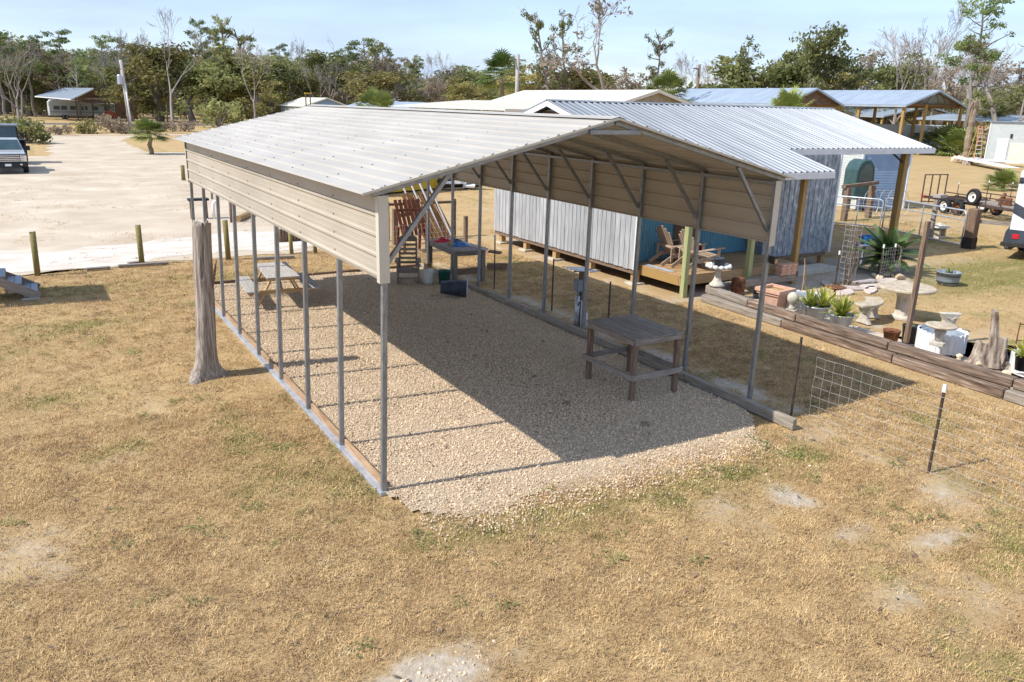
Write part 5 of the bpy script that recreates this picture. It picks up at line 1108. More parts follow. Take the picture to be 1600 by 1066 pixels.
# utility trailer
def wheel(parent, M, r=.36, w_=.22, rim='whitepaint'):
    tyre = MB().lathe([(r*.62, -w_/2), (r*.92, -w_/2), (r, -w_*.3), (r, w_*.3), (r*.92, w_/2), (r*.62, w_/2), (r*.6, 0), (r*.62, -w_/2)], 26, cap=False).build('wheel', 'rubber', parent, M, 0, True)
    MB().lathe([(0, .02), (r*.25, .03), (r*.5, -.02), (r*.6, w_*.42), (r*.63, w_*.45), (r*.63, -w_*.45), (0, -w_*.4)], 20).build('rim', rim, tyre, M)
    MB().lathe([(r*.14, .03), (r*.14, .07), (0, .08)], 10).build('hub', 'darkmetal', tyre, M)
    return tyre
def trailer():
    p0 = gp(1440, 326); p1 = gp(1585, 352); d = (p1-p0).normalized(); n = V((-d.y, d.x, 0)); n = n if n.x > 0 else -n
    L_ = (p1-p0).length; t = thing('utility_trailer', 'long brown steel utility trailer with an upright ramp gate', 'trailer', p0, math.atan2(d.y, d.x))
    def Q(s, w_, z): return p0+d*s+n*w_+V((0, 0, z))
    for w_ in (0, 1.9):
        bar('side_beam', Q(0, w_, .62), Q(L_, w_, .62), .06, .13, 'frame', t); bar('top_rail', Q(1.4, w_, 1.0), Q(L_, w_, 1.0), .05, .05, 'frame', t)
        for k_ in range(6): s = 1.4+(L_-1.5)*k_/5; bar('stanchion', Q(s, w_, .68), Q(s, w_, .98), .04, .04, 'frame', t)
    for k_ in range(11): s = L_*(k_+.2)/11; bar('crossmember', Q(s, .04, .62), Q(s, 1.86, .62), .07, .07, 'frame', t)
    for k_ in range(5): bar('floor_plank', Q(2.6, .2+.36*k_, .69), Q(L_, .2+.36*k_, .69), .2, .035, 'greywood', t)
    e = V((.80, -.60, 0)); r0 = p0+V((-.3, -.1, 0))
    for w_ in (0, .36, .72, 1.08): bar('ramp_bar', r0+e*w_+V((0, 0, .35)), r0+e*w_+V((.04, .04, 1.72+.05*w_)), .05, .05, 'frame', t)
    bar('ramp_top', r0+e*-.03+V((.04, .04, 1.72)), r0+e*1.11+V((.04, .04, 1.78)), .05, .05, 'frame', t); bar('ramp_foot', r0+e*-.03+V((0, 0, .4)), r0+e*1.11+V((0, 0, .4)), .05, .05, 'frame', t)
    for s in (1.75, 2.6):
        for w_, sg in ((-.18, 1), (2.08, -1)): c = Q(s, w_, .36); wheel(t, frame(c, d, (0, 0, 1)) @ (RX(0) if sg > 0 else RX(PI)), .36, .22, 'whitepaint' if s < 2 else 'rust')
    MB().tube([Q(1.2, -.2, .74), Q(1.3, -.2, .8), Q(3.05, -.2, .8), Q(3.15, -.2, .74)], .03, 6).build('fender', 'frame', t)
    boxo('tail_lamp', -.05, .05, -.1, .05, .55, .68, 'tail', t, T(*p0)); bar('tongue', Q(L_, .4, .6), Q(L_+1.4, .95, .5), .09, .1, 'frame', t); bar('tongue', Q(L_, 1.5, .6), Q(L_+1.4, .95, .5), .09, .1, 'frame', t)
    c = Q(3.4, -.14, .98); s = thing('spare_wheel', 'spare wheel with a white rim mounted on the trailer side', 'wheel', c); wheel(s, frame(c, d, (0, 0, 1)), .38, .22)
    for (ss, mt, lb) in ((4.3, 'rust', 'rusty engine part lying on the trailer bed near the spare'), (5.2, 'darkmetal', 'dark machine part lying at the far end of the trailer')):
        c = Q(ss, .8, .72); o = thing('scrap_part', lb, 'scrap', c); boxo('block', -.3, .3, -.25, .25, 0, .3, mt, o, T(*c) @ RZ(.4)); pipe('shaft', [c+V((-.3, 0, .36)), c+V((.4, .3, .42))], .09, mt, o, 10)
trailer()
for i, (px, py, h) in enumerate(((1493, 318, 1.15), (1540, 316, 1.2), (1578, 312, 1.0))): a = gp(px, py); t = thing('field_stake', ['thin stake behind the trailer, leftmost of three', 'thin stake behind the trailer, middle of three', 'thin stake behind the trailer, nearest the camper'][i], 'stake', a); tpost(t, a.x, a.y, h)
def camper():
    c = gp(1568, 404); a = math.radians(-72); t = thing('camper_trailer', 'white travel trailer with dark grey swooshes at the right edge', 'camper', c, a); M = WM[t.name]     # local x across rear, y forward
    MB().prism([(0, .55), (2.4, .55), (2.4, 2.9), (2.25, 3.05), (.15, 3.05), (0, 2.9)], -6.5, 0).build('body', 'rvwhite', t, M @ RX(PI/2), .03)
    for nm, pl, mt in (('lower_skirt', [(0, .45), (2.4, .45), (2.4, .95), (0, 1.0)], 'rvgrey'), ('swoosh', [(-.0, 1.55), (.0, 1.9), (1.1, 1.35), (1.5, .95), (1.1, .95), (.8, 1.15)], 'rvgrey'), ('swoosh', [(.75, 1.2), (1.05, 1.3), (1.2, 2.95), (.95, 2.95)], 'rvgrey'), ('roof_band', [(0, 2.52), (2.4, 2.7), (2.4, 2.85), (0, 2.72)], 'rvgrey')):
        MB().prism(pl, .004, .012).build(nm, mt, t, M @ RX(PI/2))
    boxo('bumper', -.15, 2.5, -.24, -.1, .45, .58, 'darkmetal', t, M); o = boxo('tail_lamp', .12, .32, -.03, -.013, .70, .86, 'tail', t, M); boxo('lamp', .05, .1, -.05, -.013, 2.55, 2.62, 'darkmetal', t, M)
    for y in (2.6, 3.4): wheel(t, M @ T(.1, y, .36) @ RY(-PI/2), .36, .22, 'silver')
    MB().prism([(-.05, .3), (.15, .3), (.15, 1.2), (.05, 1.25), (-.12, .9), (-.15, .5)], 0, 2.3).build('side_skirt', 'rvgrey', t, M @ T(0, .1, 0) @ RX(PI/2) @ T(0, 0, -2.3), .02)
camper()
def pole_barn(name, label, x0, x1, y0, y1, he, hr, roofm, posts, gablem=None, walls=None, group=None, oh=.5, trussm='orange'):
    t = thing(name, label, 'barn', ((x0+x1)/2, y0, 0), 0, group); xm = (x0+x1)/2; sl = (hr-he)/((x1-x0)/2); s = math.sqrt(1+sl*sl)
    hw = (x1-x0)/2+oh; ln = hw*s; Ly = y1-y0+2*oh
    n = int(Ly/.914); wd = Ly/n
    for k_ in range(n):
        for f in (frame((xm, y0-oh+wd*(k_+1), hr), (-1, 0, -sl), (0, -1, 0)), frame((xm, y0-oh+wd*k_, hr), (1, 0, -sl), (0, 1, 0))): ribbed(ln, wd, .3, .02, .03, 0, False).build('roof_panel', roofm, t, f)
    for sx in (-1, 1):
        bar('rake_board', (xm, y0-oh, hr-.1), (xm+sx*hw, y0-oh, hr-sl*hw-.1), .04, .22, roofm, t); bar('eave_beam', (xm+sx*((x1-x0)/2), y0, he-.2), (xm+sx*((x1-x0)/2), y1, he-.2), .1, .3, 'yellowwood', t)
        boxo('fascia', xm+sx*hw-.02, xm+sx*hw+.02, y0-oh, y1+oh, hr-sl*hw-.25, hr-sl*hw-.02, roofm, t)
        for k_ in range(posts): y = y0+(y1-y0)*k_/(posts-1); bar('post', (xm+sx*(x1-x0)/2, y, 0), (xm+sx*(x1-x0)/2, y, he-.05), .3, .3, 'yellowwood', t)
    if posts > 3: bar('post', (xm-1.5, y0+.05, 0), (xm-1.5, y0+.05, he), .25, .25, 'yellowwood', t)
    for k_ in range(2):
        y = y0+.2+k_*(y1-y0-.4); bar('truss_chord', (x0, y, he-.1), (x1, y, he-.1), .08, .2, trussm, t)
        for sx in (-1, 1):
            bar('truss_rafter', (xm, y, hr-.2), (xm+sx*(x1-x0)/2, y, he-.1), .08, .18, trussm, t)
            for f in (.25, .5, .75): xx = xm+sx*(x1-x0)/2*f; bar('truss_web', (xx, y, he-.1), (xm+sx*(x1-x0)/2*max(0, f-.2), y, hr-sl*(x1-x0)/2*max(0, f-.2)-.2), .05, .12, trussm, t)
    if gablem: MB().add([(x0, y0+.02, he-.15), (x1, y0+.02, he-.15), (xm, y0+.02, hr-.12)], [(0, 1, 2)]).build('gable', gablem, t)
    if walls:
        boxo('wall', x0-.06, x0+.06, y0+.1, y1, 0, he-.1, walls, t); boxo('wall', x0-.05, x1+.05, y0-.1, y0+.0, 0, he-.12, walls, t)
    return t
pole_barn('pole_barn', 'tall pole barn with blue grey roof and open timber gable, right', 85.6, 97.2, 51, 69, 5.9, 7.6, 'blueroof', 4)
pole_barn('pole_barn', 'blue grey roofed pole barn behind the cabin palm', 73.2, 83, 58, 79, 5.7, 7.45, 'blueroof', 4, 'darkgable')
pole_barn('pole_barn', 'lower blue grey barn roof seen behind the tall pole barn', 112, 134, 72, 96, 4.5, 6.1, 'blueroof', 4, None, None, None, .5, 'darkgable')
pole_barn('beige_barn', 'cream roofed barn with tan gable beyond the cabin', 33.9, 40.4, 38.8, 57, 5.05, 5.95, 'cream', 3, 'tansiding', 'tansiding', None, .35)
t = thing('cream_lean_to', 'low cream lean-to roof left of the cream barn', 'lean-to', (29, 45, 0))
ribbed(8.6, 22, .3, .02, .03, 0, False).build('roof_panel', 'cream', t, frame((33.5, 40.0, 4.95), (-1, 0, -.085), (0, 1, 0)) @ T(0, 0, 0) @ RX(PI) @ T(0, -22, 0) if False else frame((33.5, 62, 4.95), (-1, 0, -.085), (0, -1, 0)))
boxo('fascia', 24.9, 33.4, 39.94, 39.99, 3.95, 4.35, 'cream', t)
for x in (25.2, 29.5): bar('post', (x, 40.3, 0), (x, 40.3, 4.2), .2, .2, 'tansiding', t)
def low_roof(name, label, a, b, z, drop, depth, mat, cat='roof'):
    a = V(a); b = V(b); d = (b-a).normalized(); n = V((-d.y, d.x, 0)); n = n if n.dot(a-CAM) > 0 else -n; t = thing(name, label, cat, a)
    o0 = a+V((0, 0, z)); L_ = (b-a).length
    ribbed(depth, L_, .3, .02, .03, 0, False).build('roof_panel', mat, t, frame(o0+n*depth+V((0, 0, drop))+d*L_, -n-V((0, 0, drop/depth)), -d) if n.cross(d).z > 0 else frame(o0+n*depth+V((0, 0, drop)), -n-V((0, 0, drop/depth)), d))
    bar('fascia', o0+V((0, 0, -.1)), b+V((0, 0, z-.1)), .05, .2, mat, t)
    for k_ in range(5): p = a.lerp(b, (k_+.2)/4.4); bar('post', p+n*.3, p+n*.3+V((0, 0, z)), .2, .2, 'yellowwood', t)
    return t
low_roof('open_shelter', 'long low blue grey shelter roof behind the ladder', along(1432, 132), along(1640, 122), 4.25, .75, 7., 'blueroof', 'shelter')
# siding house, ladder, sheets
c = along(1553, 100); c.z = 0; H = hgt(190, c); t = shed('sided_building', 'pale grey sided building at the far right with white door', 'building', c, 9, 6, H, -1.08, 'whitesiding', 'whitesiding', 'blueroof', .05); M = WM[t.name]
boxo('door', .9, 1.9, -.08, -.03, .1, 2.5, 'rvwhite', t, M); boxo('board_patch', 2.1, 4.4, -.08, -.03, .0, 2.1, 'cream', t, M); boxo('wall_lamp', 1.95, 2.15, -.12, -.03, 2.6, 3.0, 'darkmetal', t, M)
def ladder():
    c = along(1543, 95); h = hgt(197, c); t = thing('step_ladder', 'tall orange step ladder standing beside the sided building', 'ladder', c, -.45); M = WM[t.name]
    for s in (-1, 1): bar('rail', M @ V((s*.38, 0, 0)), M @ V((s*.2, .5, h)), .08, .05, 'mesh_w', t); bar('rear_leg', M @ V((s*.34, 1.3, 0)), M @ V((s*.2, .6, h)), .06, .05, 'mesh_w', t)
    for k_ in range(9): f = (k_+.7)/9.5; bar('rung', M @ V((-.38+.18*f, .5*f, h*f)), M @ V((.38-.18*f, .5*f, h*f)), .12, .05, 'pvc', t)
ladder()
for i, (a, b, w_) in enumerate((((1497, 246), (1580, 262), 1.4), ((1515, 247), (1600, 255), 1.6))):
    a = gp(*a, .5); b = gp(*b, .4); o = bar('metal_sheet', a, b, w_, .06, 'rvwhite'); tag(o, ['long white sheet lying on the ground before the sided building', 'second white sheet behind, beside the sided building'][i], 'sheet')
a = gp(1511, 258); t = thing('stump_block', 'short log propping the white sheets', 'log', a); MB().lathe([(0, 0), (.5, 0), (.45, .42), (0, .44)], 12).build('log', 'drift', t, T(*a)); MB().lathe([(0, .441), (.4, .442), (.42, .43)], 12).build('cut_face', 'palegrey', t, T(*a))
for i, px in enumerate((1491, 1497, 1502)): a = gp(px, 252); tag(place(bpy.data.objects.new('field_rock', stone_mesh(400+i)), None, T(a.x, a.y, .2) @ Matrix.Scale(.55, 4)), ['white boulder at the left end of the white sheets, leftmost', 'white boulder at the left end of the sheets, middle', 'white boulder touching the white sheets'][i], 'rock', 'boulders by the sheets')
def far_rv(c, L_, h, rz, label):
    t = thing('parked_camper', label, 'camper', c, rz); M = WM[t.name]
    MB().prism([(0, .6), (L_, .6), (L_, h), (.5, h), (.1, h-.4), (0, 1.6)], 0, 2.5).build('body', 'whitesiding', t, M @ RX(PI/2), .05)
    for x in (L_*.25, L_*.5, L_*.8): boxo('window', x-.5, x+.5, -2.54, -2.505, 1.7, 2.4, 'glass', t, M)
    boxo('stripe', .3, L_-.2, -2.53, -2.505, 1.2, 1.4, 'slate', t, M)
    for x in (L_*.45, L_*.55): wheel(t, M @ T(x, -2.4, .4) @ RX(PI/2), .4, .25, 'silver')
far_rv(along(1345, 118), 9, 3.4, -.3, 'white camper parked beneath the tall pole barn, left'); far_rv(along(1395, 122), 8, 3.4, -.3, 'white camper parked beneath the tall pole barn, right')
# ---------------- middle distance behind the carport
y0_, y1_ = gp(556, 309), gp(690, 296); t = thing('yellow_container', 'large yellow corrugated metal container beyond the carport', 'container', y0_, math.atan2((y1_-y0_).y, (y1_-y0_).x)); M = WM[t.name]; yl = (y1_-y0_).length
ribbed(2.4, yl, .28, .04, .07, .1, False).build('side', 'yellow', t, M @ frame((0, 0, .1), (0, 0, 1), (1, 0, 0)) @ RX(PI) @ T(0, -yl, 0)); boxo('body', .02, yl-.02, .06, 2.4, .1, 2.5, 'yellow', t, M)
for x in (0, yl): boxo('corner_post', x-.08, x+.08, -.06, .08, 0, 2.55, 'yellow', t, M)
def scrap():
    a = gp(718, 296); t = thing('scrap_heap', 'heap of white and dark salvage on the dry field', 'scrap', a); q = random.Random(2)
    for k_ in range(16): M = T(a.x+q.uniform(-1.1, 1.1), a.y+q.uniform(-.4, .4), q.uniform(.1, .45)) @ RZ(q.uniform(0, 3)) @ RX(q.uniform(-.6, .6)); boxo('panel', -q.uniform(.2, .5), q.uniform(.2, .5), -.2, .2, 0, q.uniform(.05, .25), q.choice(['rvwhite', 'rvwhite', 'pvc', 'navy', 'darkmetal']), t, M)
scrap()
def small_house(name, label, x0, x1, y0, y1, he, hr, roofm, wallm, gab):
    t = thing(name, label, 'house', ((x0+x1)/2, y0, 0)); xm = (x0+x1)/2; sl = (hr-he)/((x1-x0)/2); hw = (x1-x0)/2+.4
    for f in (frame((xm, y1+.4, hr), (-1, 0, -sl), (0, -1, 0)), frame((xm, y0-.4, hr), (1, 0, -sl), (0, 1, 0))): ribbed(hw*math.sqrt(1+sl*sl), y1-y0+.8, .3, .02, .03, 0, False).build('roof_slope', roofm, t, f)
    boxo('wall', x0, x1, y0, y1, 0, he-.02, wallm, t); MB().add([(x0, y0, he-.02), (x1, y0, he-.02), (xm, y0, hr-.08)], [(0, 1, 2)]).build('gable', gab, t)
    for sx in (-1, 1): bar('rake_board', (xm, y0-.4, hr-.08), (xm+sx*hw, y0-.4, hr-sl*hw-.08), .03, .2, roofm, t)
small_house('far_house', 'small far house with white gable roof above the carport ridge', 38.5, 47, 132, 146, 3.6, 5.05, 'cream', 'whitesiding', 'shadeblue'); small_house('far_house', 'blue grey roofed house seen just over the carport ridge', 30.2, 38.6, 73.5, 92, 3.4, 4.66, 'blueroof', 'whitesiding', 'tansiding')
a = along(482, 120); t = thing('deer_stand', 'tiny yellow topped timber stand above the carport roof edge', 'stand', a)
h = hgt(146, a)
for s in (-1, 1): bar('leg', a+V((s*.32, 0, 0)), a+V((s*.32, 0, h-.1)), .14, .14, 'brown', t)
bar('top', a+V((-.45, 0, h)), a+V((.45, 0, h)), .2, .16, 'yellow', t)
# ================================================================== LEFT BACKGROUND
def far_carport():
    y = 166; t = thing('rv_shelter', 'dark gabled shelter with campers beneath, across the road', 'shelter', (8, y, 0))
    e0, e1 = along(57, 171), along(112, 160); e0.z = hgt(150, e0); e1.z = hgt(154.5, e1)
    r1, r0 = along(150, 165), along(104, 177); r1.z = hgt(138, r1); r0.z = hgt(137.5, r0); xr = 17.5; he = 3.9
    b1 = along(177, 172); b1.z = hgt(148, b1); b0 = b1+(r0-r1)
    for q0, q1, q2, q3 in ((e0, e1, r1, r0), (r1, b1, b0, r0)):      # standing seam slopes with shallow ribs
        m = MB(); n_ = 24
        for i in range(n_+1):
            lo_, hi_ = (q0.lerp(q1, i/n_), q3.lerp(q2, i/n_)) if q0 is e0 else (q0.lerp(q3, i/n_), q1.lerp(q2, i/n_)); up_ = V((0, 0, .06*(i % 2))); m.v += [tuple(lo_+up_), tuple(hi_+up_)]
        for i in range(n_): m.f.append((2*i, 2*i+2, 2*i+3, 2*i+1))
        m.build('roof_slope', 'slate', t)
    bar('rake_board', r1+V((0, -.1, -.1)), e1+V((0, -.1, -.1)), .06, .25, 'whitetrim', t); bar('eave_board', e0+V((0, 0, -.1)), e1+V((0, 0, -.1)), .06, .2, 'whitetrim', t)
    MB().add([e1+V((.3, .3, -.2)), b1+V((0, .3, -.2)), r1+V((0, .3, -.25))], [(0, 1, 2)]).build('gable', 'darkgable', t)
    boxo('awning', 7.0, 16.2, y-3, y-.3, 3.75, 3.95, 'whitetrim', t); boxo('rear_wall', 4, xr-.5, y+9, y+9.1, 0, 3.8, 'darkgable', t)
    for x in (5.6, 8.2, 10.5, 15.6): bar('post', (x, y-2.6, 0), (x, y-2.6, 3.8), .2, .2, 'brown', t)
far_carport()
far_rv(V((1.0, 170.5, 0)), 5, 3.5, .1, 'white camper nose under the far shelter, leftmost'); far_rv(V((5.4, 171.3, 0)), 7, 3.0, .02, 'grey white camper beside the red tractor under the far shelter')
a = V((10.3, 159.5, 0)); t = thing('red_tractor', 'orange red machine parked before the far shelter', 'machine', a)
MB().prism([(-1.6, .3), (1.3, .3), (1.5, .9), (.9, 1.3), (.4, 1.5), (-.3, 1.35), (-1.2, 1.1), (-1.7, .7)], -.6, .6).build('body', 'orangered', t, T(*a) @ RX(PI/2), .08)
for x in (-1, .9): wheel(t, T(a.x+x, a.y-.7, .45) @ RX(PI/2), .45, .25, 'orangered')
pipe('arm', [a+V((-1.2, -.4, 1.1)), a+V((.2, -.4, 1.75)), a+V((1.4, -.4, 1.3))], .12, 'orangered', t, 8)
a = gp(205, 208); t = thing('utility_pole', 'grey utility pole with transformer left of the carport', 'utility pole', a)
pipe('pole', [a, a+V((-.3, 0, 8.8))], .2, 'palegrey', t, 12); MB().lathe([(0, 0), (.3, 0), (.3, 1.0), (.2, 1.15), (0, 1.15)], 14).build('transformer', 'galvb', t, T(a.x-.65, a.y-.3, 5.9)); pipe('conduit', [a+V((.1, -.25, 0)), a+V((-.1, -.25, 6.0))], .09, 'pvc', t, 8); bar('crossarm', a+V((-1.1, 0, 8.4)), a+V((.6, 0, 8.4)), .12, .12, 'greywood', t)
a = along(1087, 130); t = thing('utility_pole', 'dark utility pole rising behind the cabin roof', 'utility pole', a); h = hgt(101, a)
pipe('pole', [a, a+V((0, 0, h))], .22, 'brown', t, 10); bar('crossarm', a+V((-1.2, 0, h-.6)), a+V((.3, 0, h-.6)), .15, .15, 'brown', t)
a = along(807, 80); t = thing('utility_pole', 'pale utility pole left of the cream barn', 'utility pole', a); h = hgt(85, a); pipe('pole', [a, a+V((0, 0, h))], .18, 'palegrey', t, 10); bar('crossarm', a+V((-.9, 0, h-.5)), a+V((.9, 0, h-.5)), .12, .12, 'greywood', t)
def pickup():
    c = V((-4.35, 47.2, 0)); t = thing('pickup_truck', 'dark green pickup truck with chrome grille parked on the sand', 'truck', c, .03); M = WM[t.name]   # faces -y
    def P(nm, pl, x0, x1, mt, bev=.05, par=t): return MB().prism(pl, x0, x1).build(nm, mt, par, M @ Matrix(((0, 0, 1, 0), (1, 0, 0, 0), (0, 1, 0, 0), (0, 0, 0, 1))), bev)
    P('body', [(0, .5), (.05, 1.1), (.25, 1.2), (1.55, 1.28), (5.7, 1.25), (5.75, .55)], -1.0, 1.0, 'truckg', .07)
    P('hood', [(.08, 1.18), (.3, 1.24), (1.6, 1.32), (1.6, 1.2), (.1, 1.1)], -.93, .93, 'silver', .03)
    m = MB().add([(-.92, 1.5, 1.25), (.92, 1.5, 1.25), (.95, 3.9, 1.25), (-.95, 3.9, 1.25), (-.72, 2.2, 1.93), (.72, 2.2, 1.93), (.74, 3.6, 1.93), (-.74, 3.6, 1.93)], [(4, 5, 6, 7), (0, 1, 5, 4), (1, 2, 6, 5), (2, 3, 7, 6), (3, 0, 4, 7)])
    cab = m.build('cab', 'silver', t, M, .06)
    MB().add([(-.84, 1.545, 1.32), (.84, 1.545, 1.32), (.68, 2.12, 1.86), (-.68, 2.12, 1.86)], [(0, 1, 2, 3)]).build('windshield', 'glass', cab, M @ T(0, -.035, .012))
    for s in (-1, 1): MB().add([(s*.95, 1.9, 1.32), (s*.965, 3.6, 1.32), (s*.77, 3.4, 1.85), (s*.765, 2.25, 1.85)], [(0, 1, 2, 3) if s > 0 else (3, 2, 1, 0)]).build('side_window', 'glass', cab, M @ T(s*.01, 0, 0))
    g = boxo('grille', -.62, .62, -.03, .06, .72, 1.08, 'black', t, M)
    for z in (.76, .86, .95, 1.05): boxo('grille_bar', -.62, .62, -.055, -.03, z-.025, z+.025, 'chrome', g, M)
    for s in (-1, 1):
        h = boxo('headlight', min(s*.65, s*.97), max(s*.65, s*.97), -.035, .1, .72, 1.07, 'chrome', t, M)
        for z in (.8, .9, 1.0): boxo('lamp_divider', min(s*.68, s*.8), max(s*.68, s*.8), -.045, -.036, z-.025, z+.02, 'slate', h, M)
        mr = boxo('mirror', min(s*1.02, s*1.28), max(s*1.02, s*1.28), 1.9, 2.0, 1.25, 1.52, 'black', t, M)
        for y in (.85, 4.6): wheel(t, M @ T(s*.88, y, .41) @ RY(PI/2 if s > 0 else -PI/2), .41, .28, 'silver')
        o = boxo('fog_lamp', min(s*.6, s*.72), max(s*.6, s*.72), -.125, -.1, .52, .6, 'chrome', t, M)
    b = boxo('bumper', -1.0, 1.0, -.1, .12, .4, .68, 'black', t, M, .04); boxo('number_plate', -.16, .16, -.115, -.1, .47, .6, 'rvwhite', b, M)
    MB().lathe([(.008, 0), (.008, .6), (0, .6)], 5).build('antenna', 'black', t, M @ T(.85, 1.5, 1.25))
pickup()
def tractor():
    c = V((-4.35, 56.0, 0)); t = thing('cab_tractor', 'dark cab tractor with glass cabin behind the pickup', 'tractor', c, .03); M = WM[t.name]
    MB().add([(-.65, 0, 1.1), (.65, 0, 1.1), (.65, 1.4, 1.1), (-.65, 1.4, 1.1), (-.6, .1, 2.4), (.6, .1, 2.4), (.6, 1.3, 2.4), (-.6, 1.3, 2.4)], [(0, 1, 5, 4), (1, 2, 6, 5), (2, 3, 7, 6), (3, 0, 4, 7)]).build('cab_glass', 'glass', t, M)
    for x in (-.66, .66):
        for y in (0, 1.4): bar('cab_pillar', M @ V((x, y, 1.0)), M @ V((x*.93, .1 if y == 0 else 1.3, 2.42)), .08, .08, 'black', t)
    boxo('cab_roof', -.75, .75, -.08, 1.5, 2.42, 2.55, 'slate', t, M, .04); boxo('hood', -.4, .4, -1.6, 0, .9, 1.45, 'truckg', t, M, .08); boxo('chassis', -.5, .5, -1.5, 1.6, .5, 1.05, 'black', t, M, .05)
    for s in (-1, 1):
        wheel(t, M @ T(s*.85, 1.0, .72) @ RY(s*PI/2), .72, .42, 'slate'); wheel(t, M @ T(s*.75, -1.2, .45) @ RY(s*PI/2), .45, .28, 'slate'); boxo('fender', min(s*.66, s*1.08), max(s*.66, s*1.08), .4, 1.7, 1.45, 1.52, 'black', t, M, .02)
        bar('loader_arm', M @ V((s*.6, .1, 1.3)), M @ V((s*.6, -2.0, .8)), .1, .16, 'black', t)
        boxo('mirror', min(s*.8, s*1.0), max(s*.8, s*1.0), -.05, 0, 1.7, 2.0, 'black', t, M)
tractor()
# ================================================================== TREES
def leafset(m, c, rx, ry, rz, n, s, q, up=.25):
    for _ in range(n):
        while True:
            p = V((q.uniform(-1, 1), q.uniform(-1, 1), q.uniform(-1, 1)))
            if p.length < 1: break
        p = p*(.55+.45*p.length)
        ctr = V((c[0]+p.x*rx, c[1]+p.y*ry, c[2]+p.z*rz)); d = V((q.gauss(0, 1), q.gauss(0, 1), q.gauss(0, .8)+up)).normalized(); a = d.orthogonal().normalized(); b = d.cross(a); ang = q.uniform(0, 6.28); a, b = a*math.cos(ang)+b*math.sin(ang), b*math.cos(ang)-a*math.sin(ang)
        k_ = s*q.uniform(.6, 1.3); m.add([ctr-a*k_-b*k_*.15, ctr+b*k_*.45-a*.1*k_, ctr+a*k_+b*.1*k_, ctr-b*k_*.5], [(0, 1, 2, 3)])
def grow(m, p, d, l, r, depth, q, spread, tips, kids=(2, 3), gn=.12, sides=5, shrink=.72):
    pts = [p]; rad = [r]; n = 3; dd = d.copy()
    for i in range(n):
        dd = (dd+V((q.gauss(0, gn), q.gauss(0, gn), q.gauss(.03, gn)))).normalized(); pts.append(pts[-1]+dd*(l/n)); rad.append(max(.011, r*(1-.4*(i+1)/n)))
    m.tube(pts, rad, sides if depth > 1 else 3, False)
    if depth <= 0: tips.append((pts[-1], dd)); return
    if depth <= 2: tips.append((pts[2], dd))
    k_ = q.randint(*kids)
    for i in range(k_):
        ax = dd.orthogonal().normalized(); ax.rotate(Matrix.Rotation(q.uniform(0, 6.283), 3, dd)); nd = dd.copy(); nd.rotate(Matrix.Rotation(q.uniform(.4, 1)*spread, 3, ax))
        st = pts[-1] if i < 2 else pts[2]; grow(m, st, nd, l*shrink*q.uniform(.8, 1.15), rad[-1]*.8, depth-1, q, spread, tips, kids, gn, sides, shrink)
def tree_oak(seed, mat='oakleaf', dens=44, size=.165, wide=1.):
    q = random.Random(seed); tr = MB(); cr = MB(); tips = []
    grow(tr, V((0, 0, -.2)), V((q.gauss(0, .06), q.gauss(0, .06), 1)).normalized(), 2.6, .30, 4, q, .95*wide, tips, (3, 3), .12, 6, .74)
    mxz = max(t[0].z for t in tips)
    for p, d in tips:
        if q.random() < .26: continue
        r = q.uniform(.45, .9); leafset(cr, p, r*1.2, r*1.2, r*.75, dens, size, q)
    for k_ in range(10): a = q.uniform(0, 6.28); r = q.uniform(.6, 2.6); leafset(cr, (r*math.cos(a), r*math.sin(a), q.uniform(.5, 2.6)), .8, .8, .6, 22, size, q)
    return norm(tr, cr, 'trunk', mat)
def tree_pine(seed):
    q = random.Random(seed); tr = MB(); cr = MB(); H = 10.; pts = [V((0, 0, -.2))]
    for i in range(8): pts.append(pts[-1]+V((q.gauss(0, .12), q.gauss(0, .12), H/8)))
    tr.tube(pts, [.17*(1-.7*i/8) for i in range(9)], 6, False)
    for k_ in range(20):
        f = .50+.5*(k_/19); b = pts[0].lerp(pts[-1], f); i = min(7, int(f*8)); b = pts[i].lerp(pts[i+1], f*8-i); a = q.uniform(0, 6.28); l = q.uniform(.8, 2.0)*(1.25-.75*f)*1.3; e = b+V((math.cos(a)*l, math.sin(a)*l, l*q.uniform(.1, .6)))
        tr.tube([b, b.lerp(e, .5)+V((0, 0, -.05)), e], [.05, .035, .015], 4, False)
        if q.random() < .88:
            for _ in range(3): leafset(cr, e+V((q.gauss(0, .3), q.gauss(0, .3), q.gauss(.08, .12))), .55, .55, .24, 42, .12, q, .6)
    return norm(tr, cr, 'trunk', 'pineleaf')
def tree_bare(seed, depth=7, spread=.58, leaf=None, first=2.9):
    q = random.Random(seed); tr = MB(); tips = []; cr = MB()
    grow(tr, V((0, 0, -.2)), V((q.gauss(0, .05), q.gauss(0, .05), 1)).normalized(), first, .19, depth, q, spread, tips, (2, 3), .10, 5, .74)
    if leaf:
        for p, d in tips:
            if q.random() < leaf[1]: leafset(cr, p, .3, .3, .25, leaf[2], .10, q)
    return norm(tr, cr, 'paletwig', leaf[0] if leaf else None)
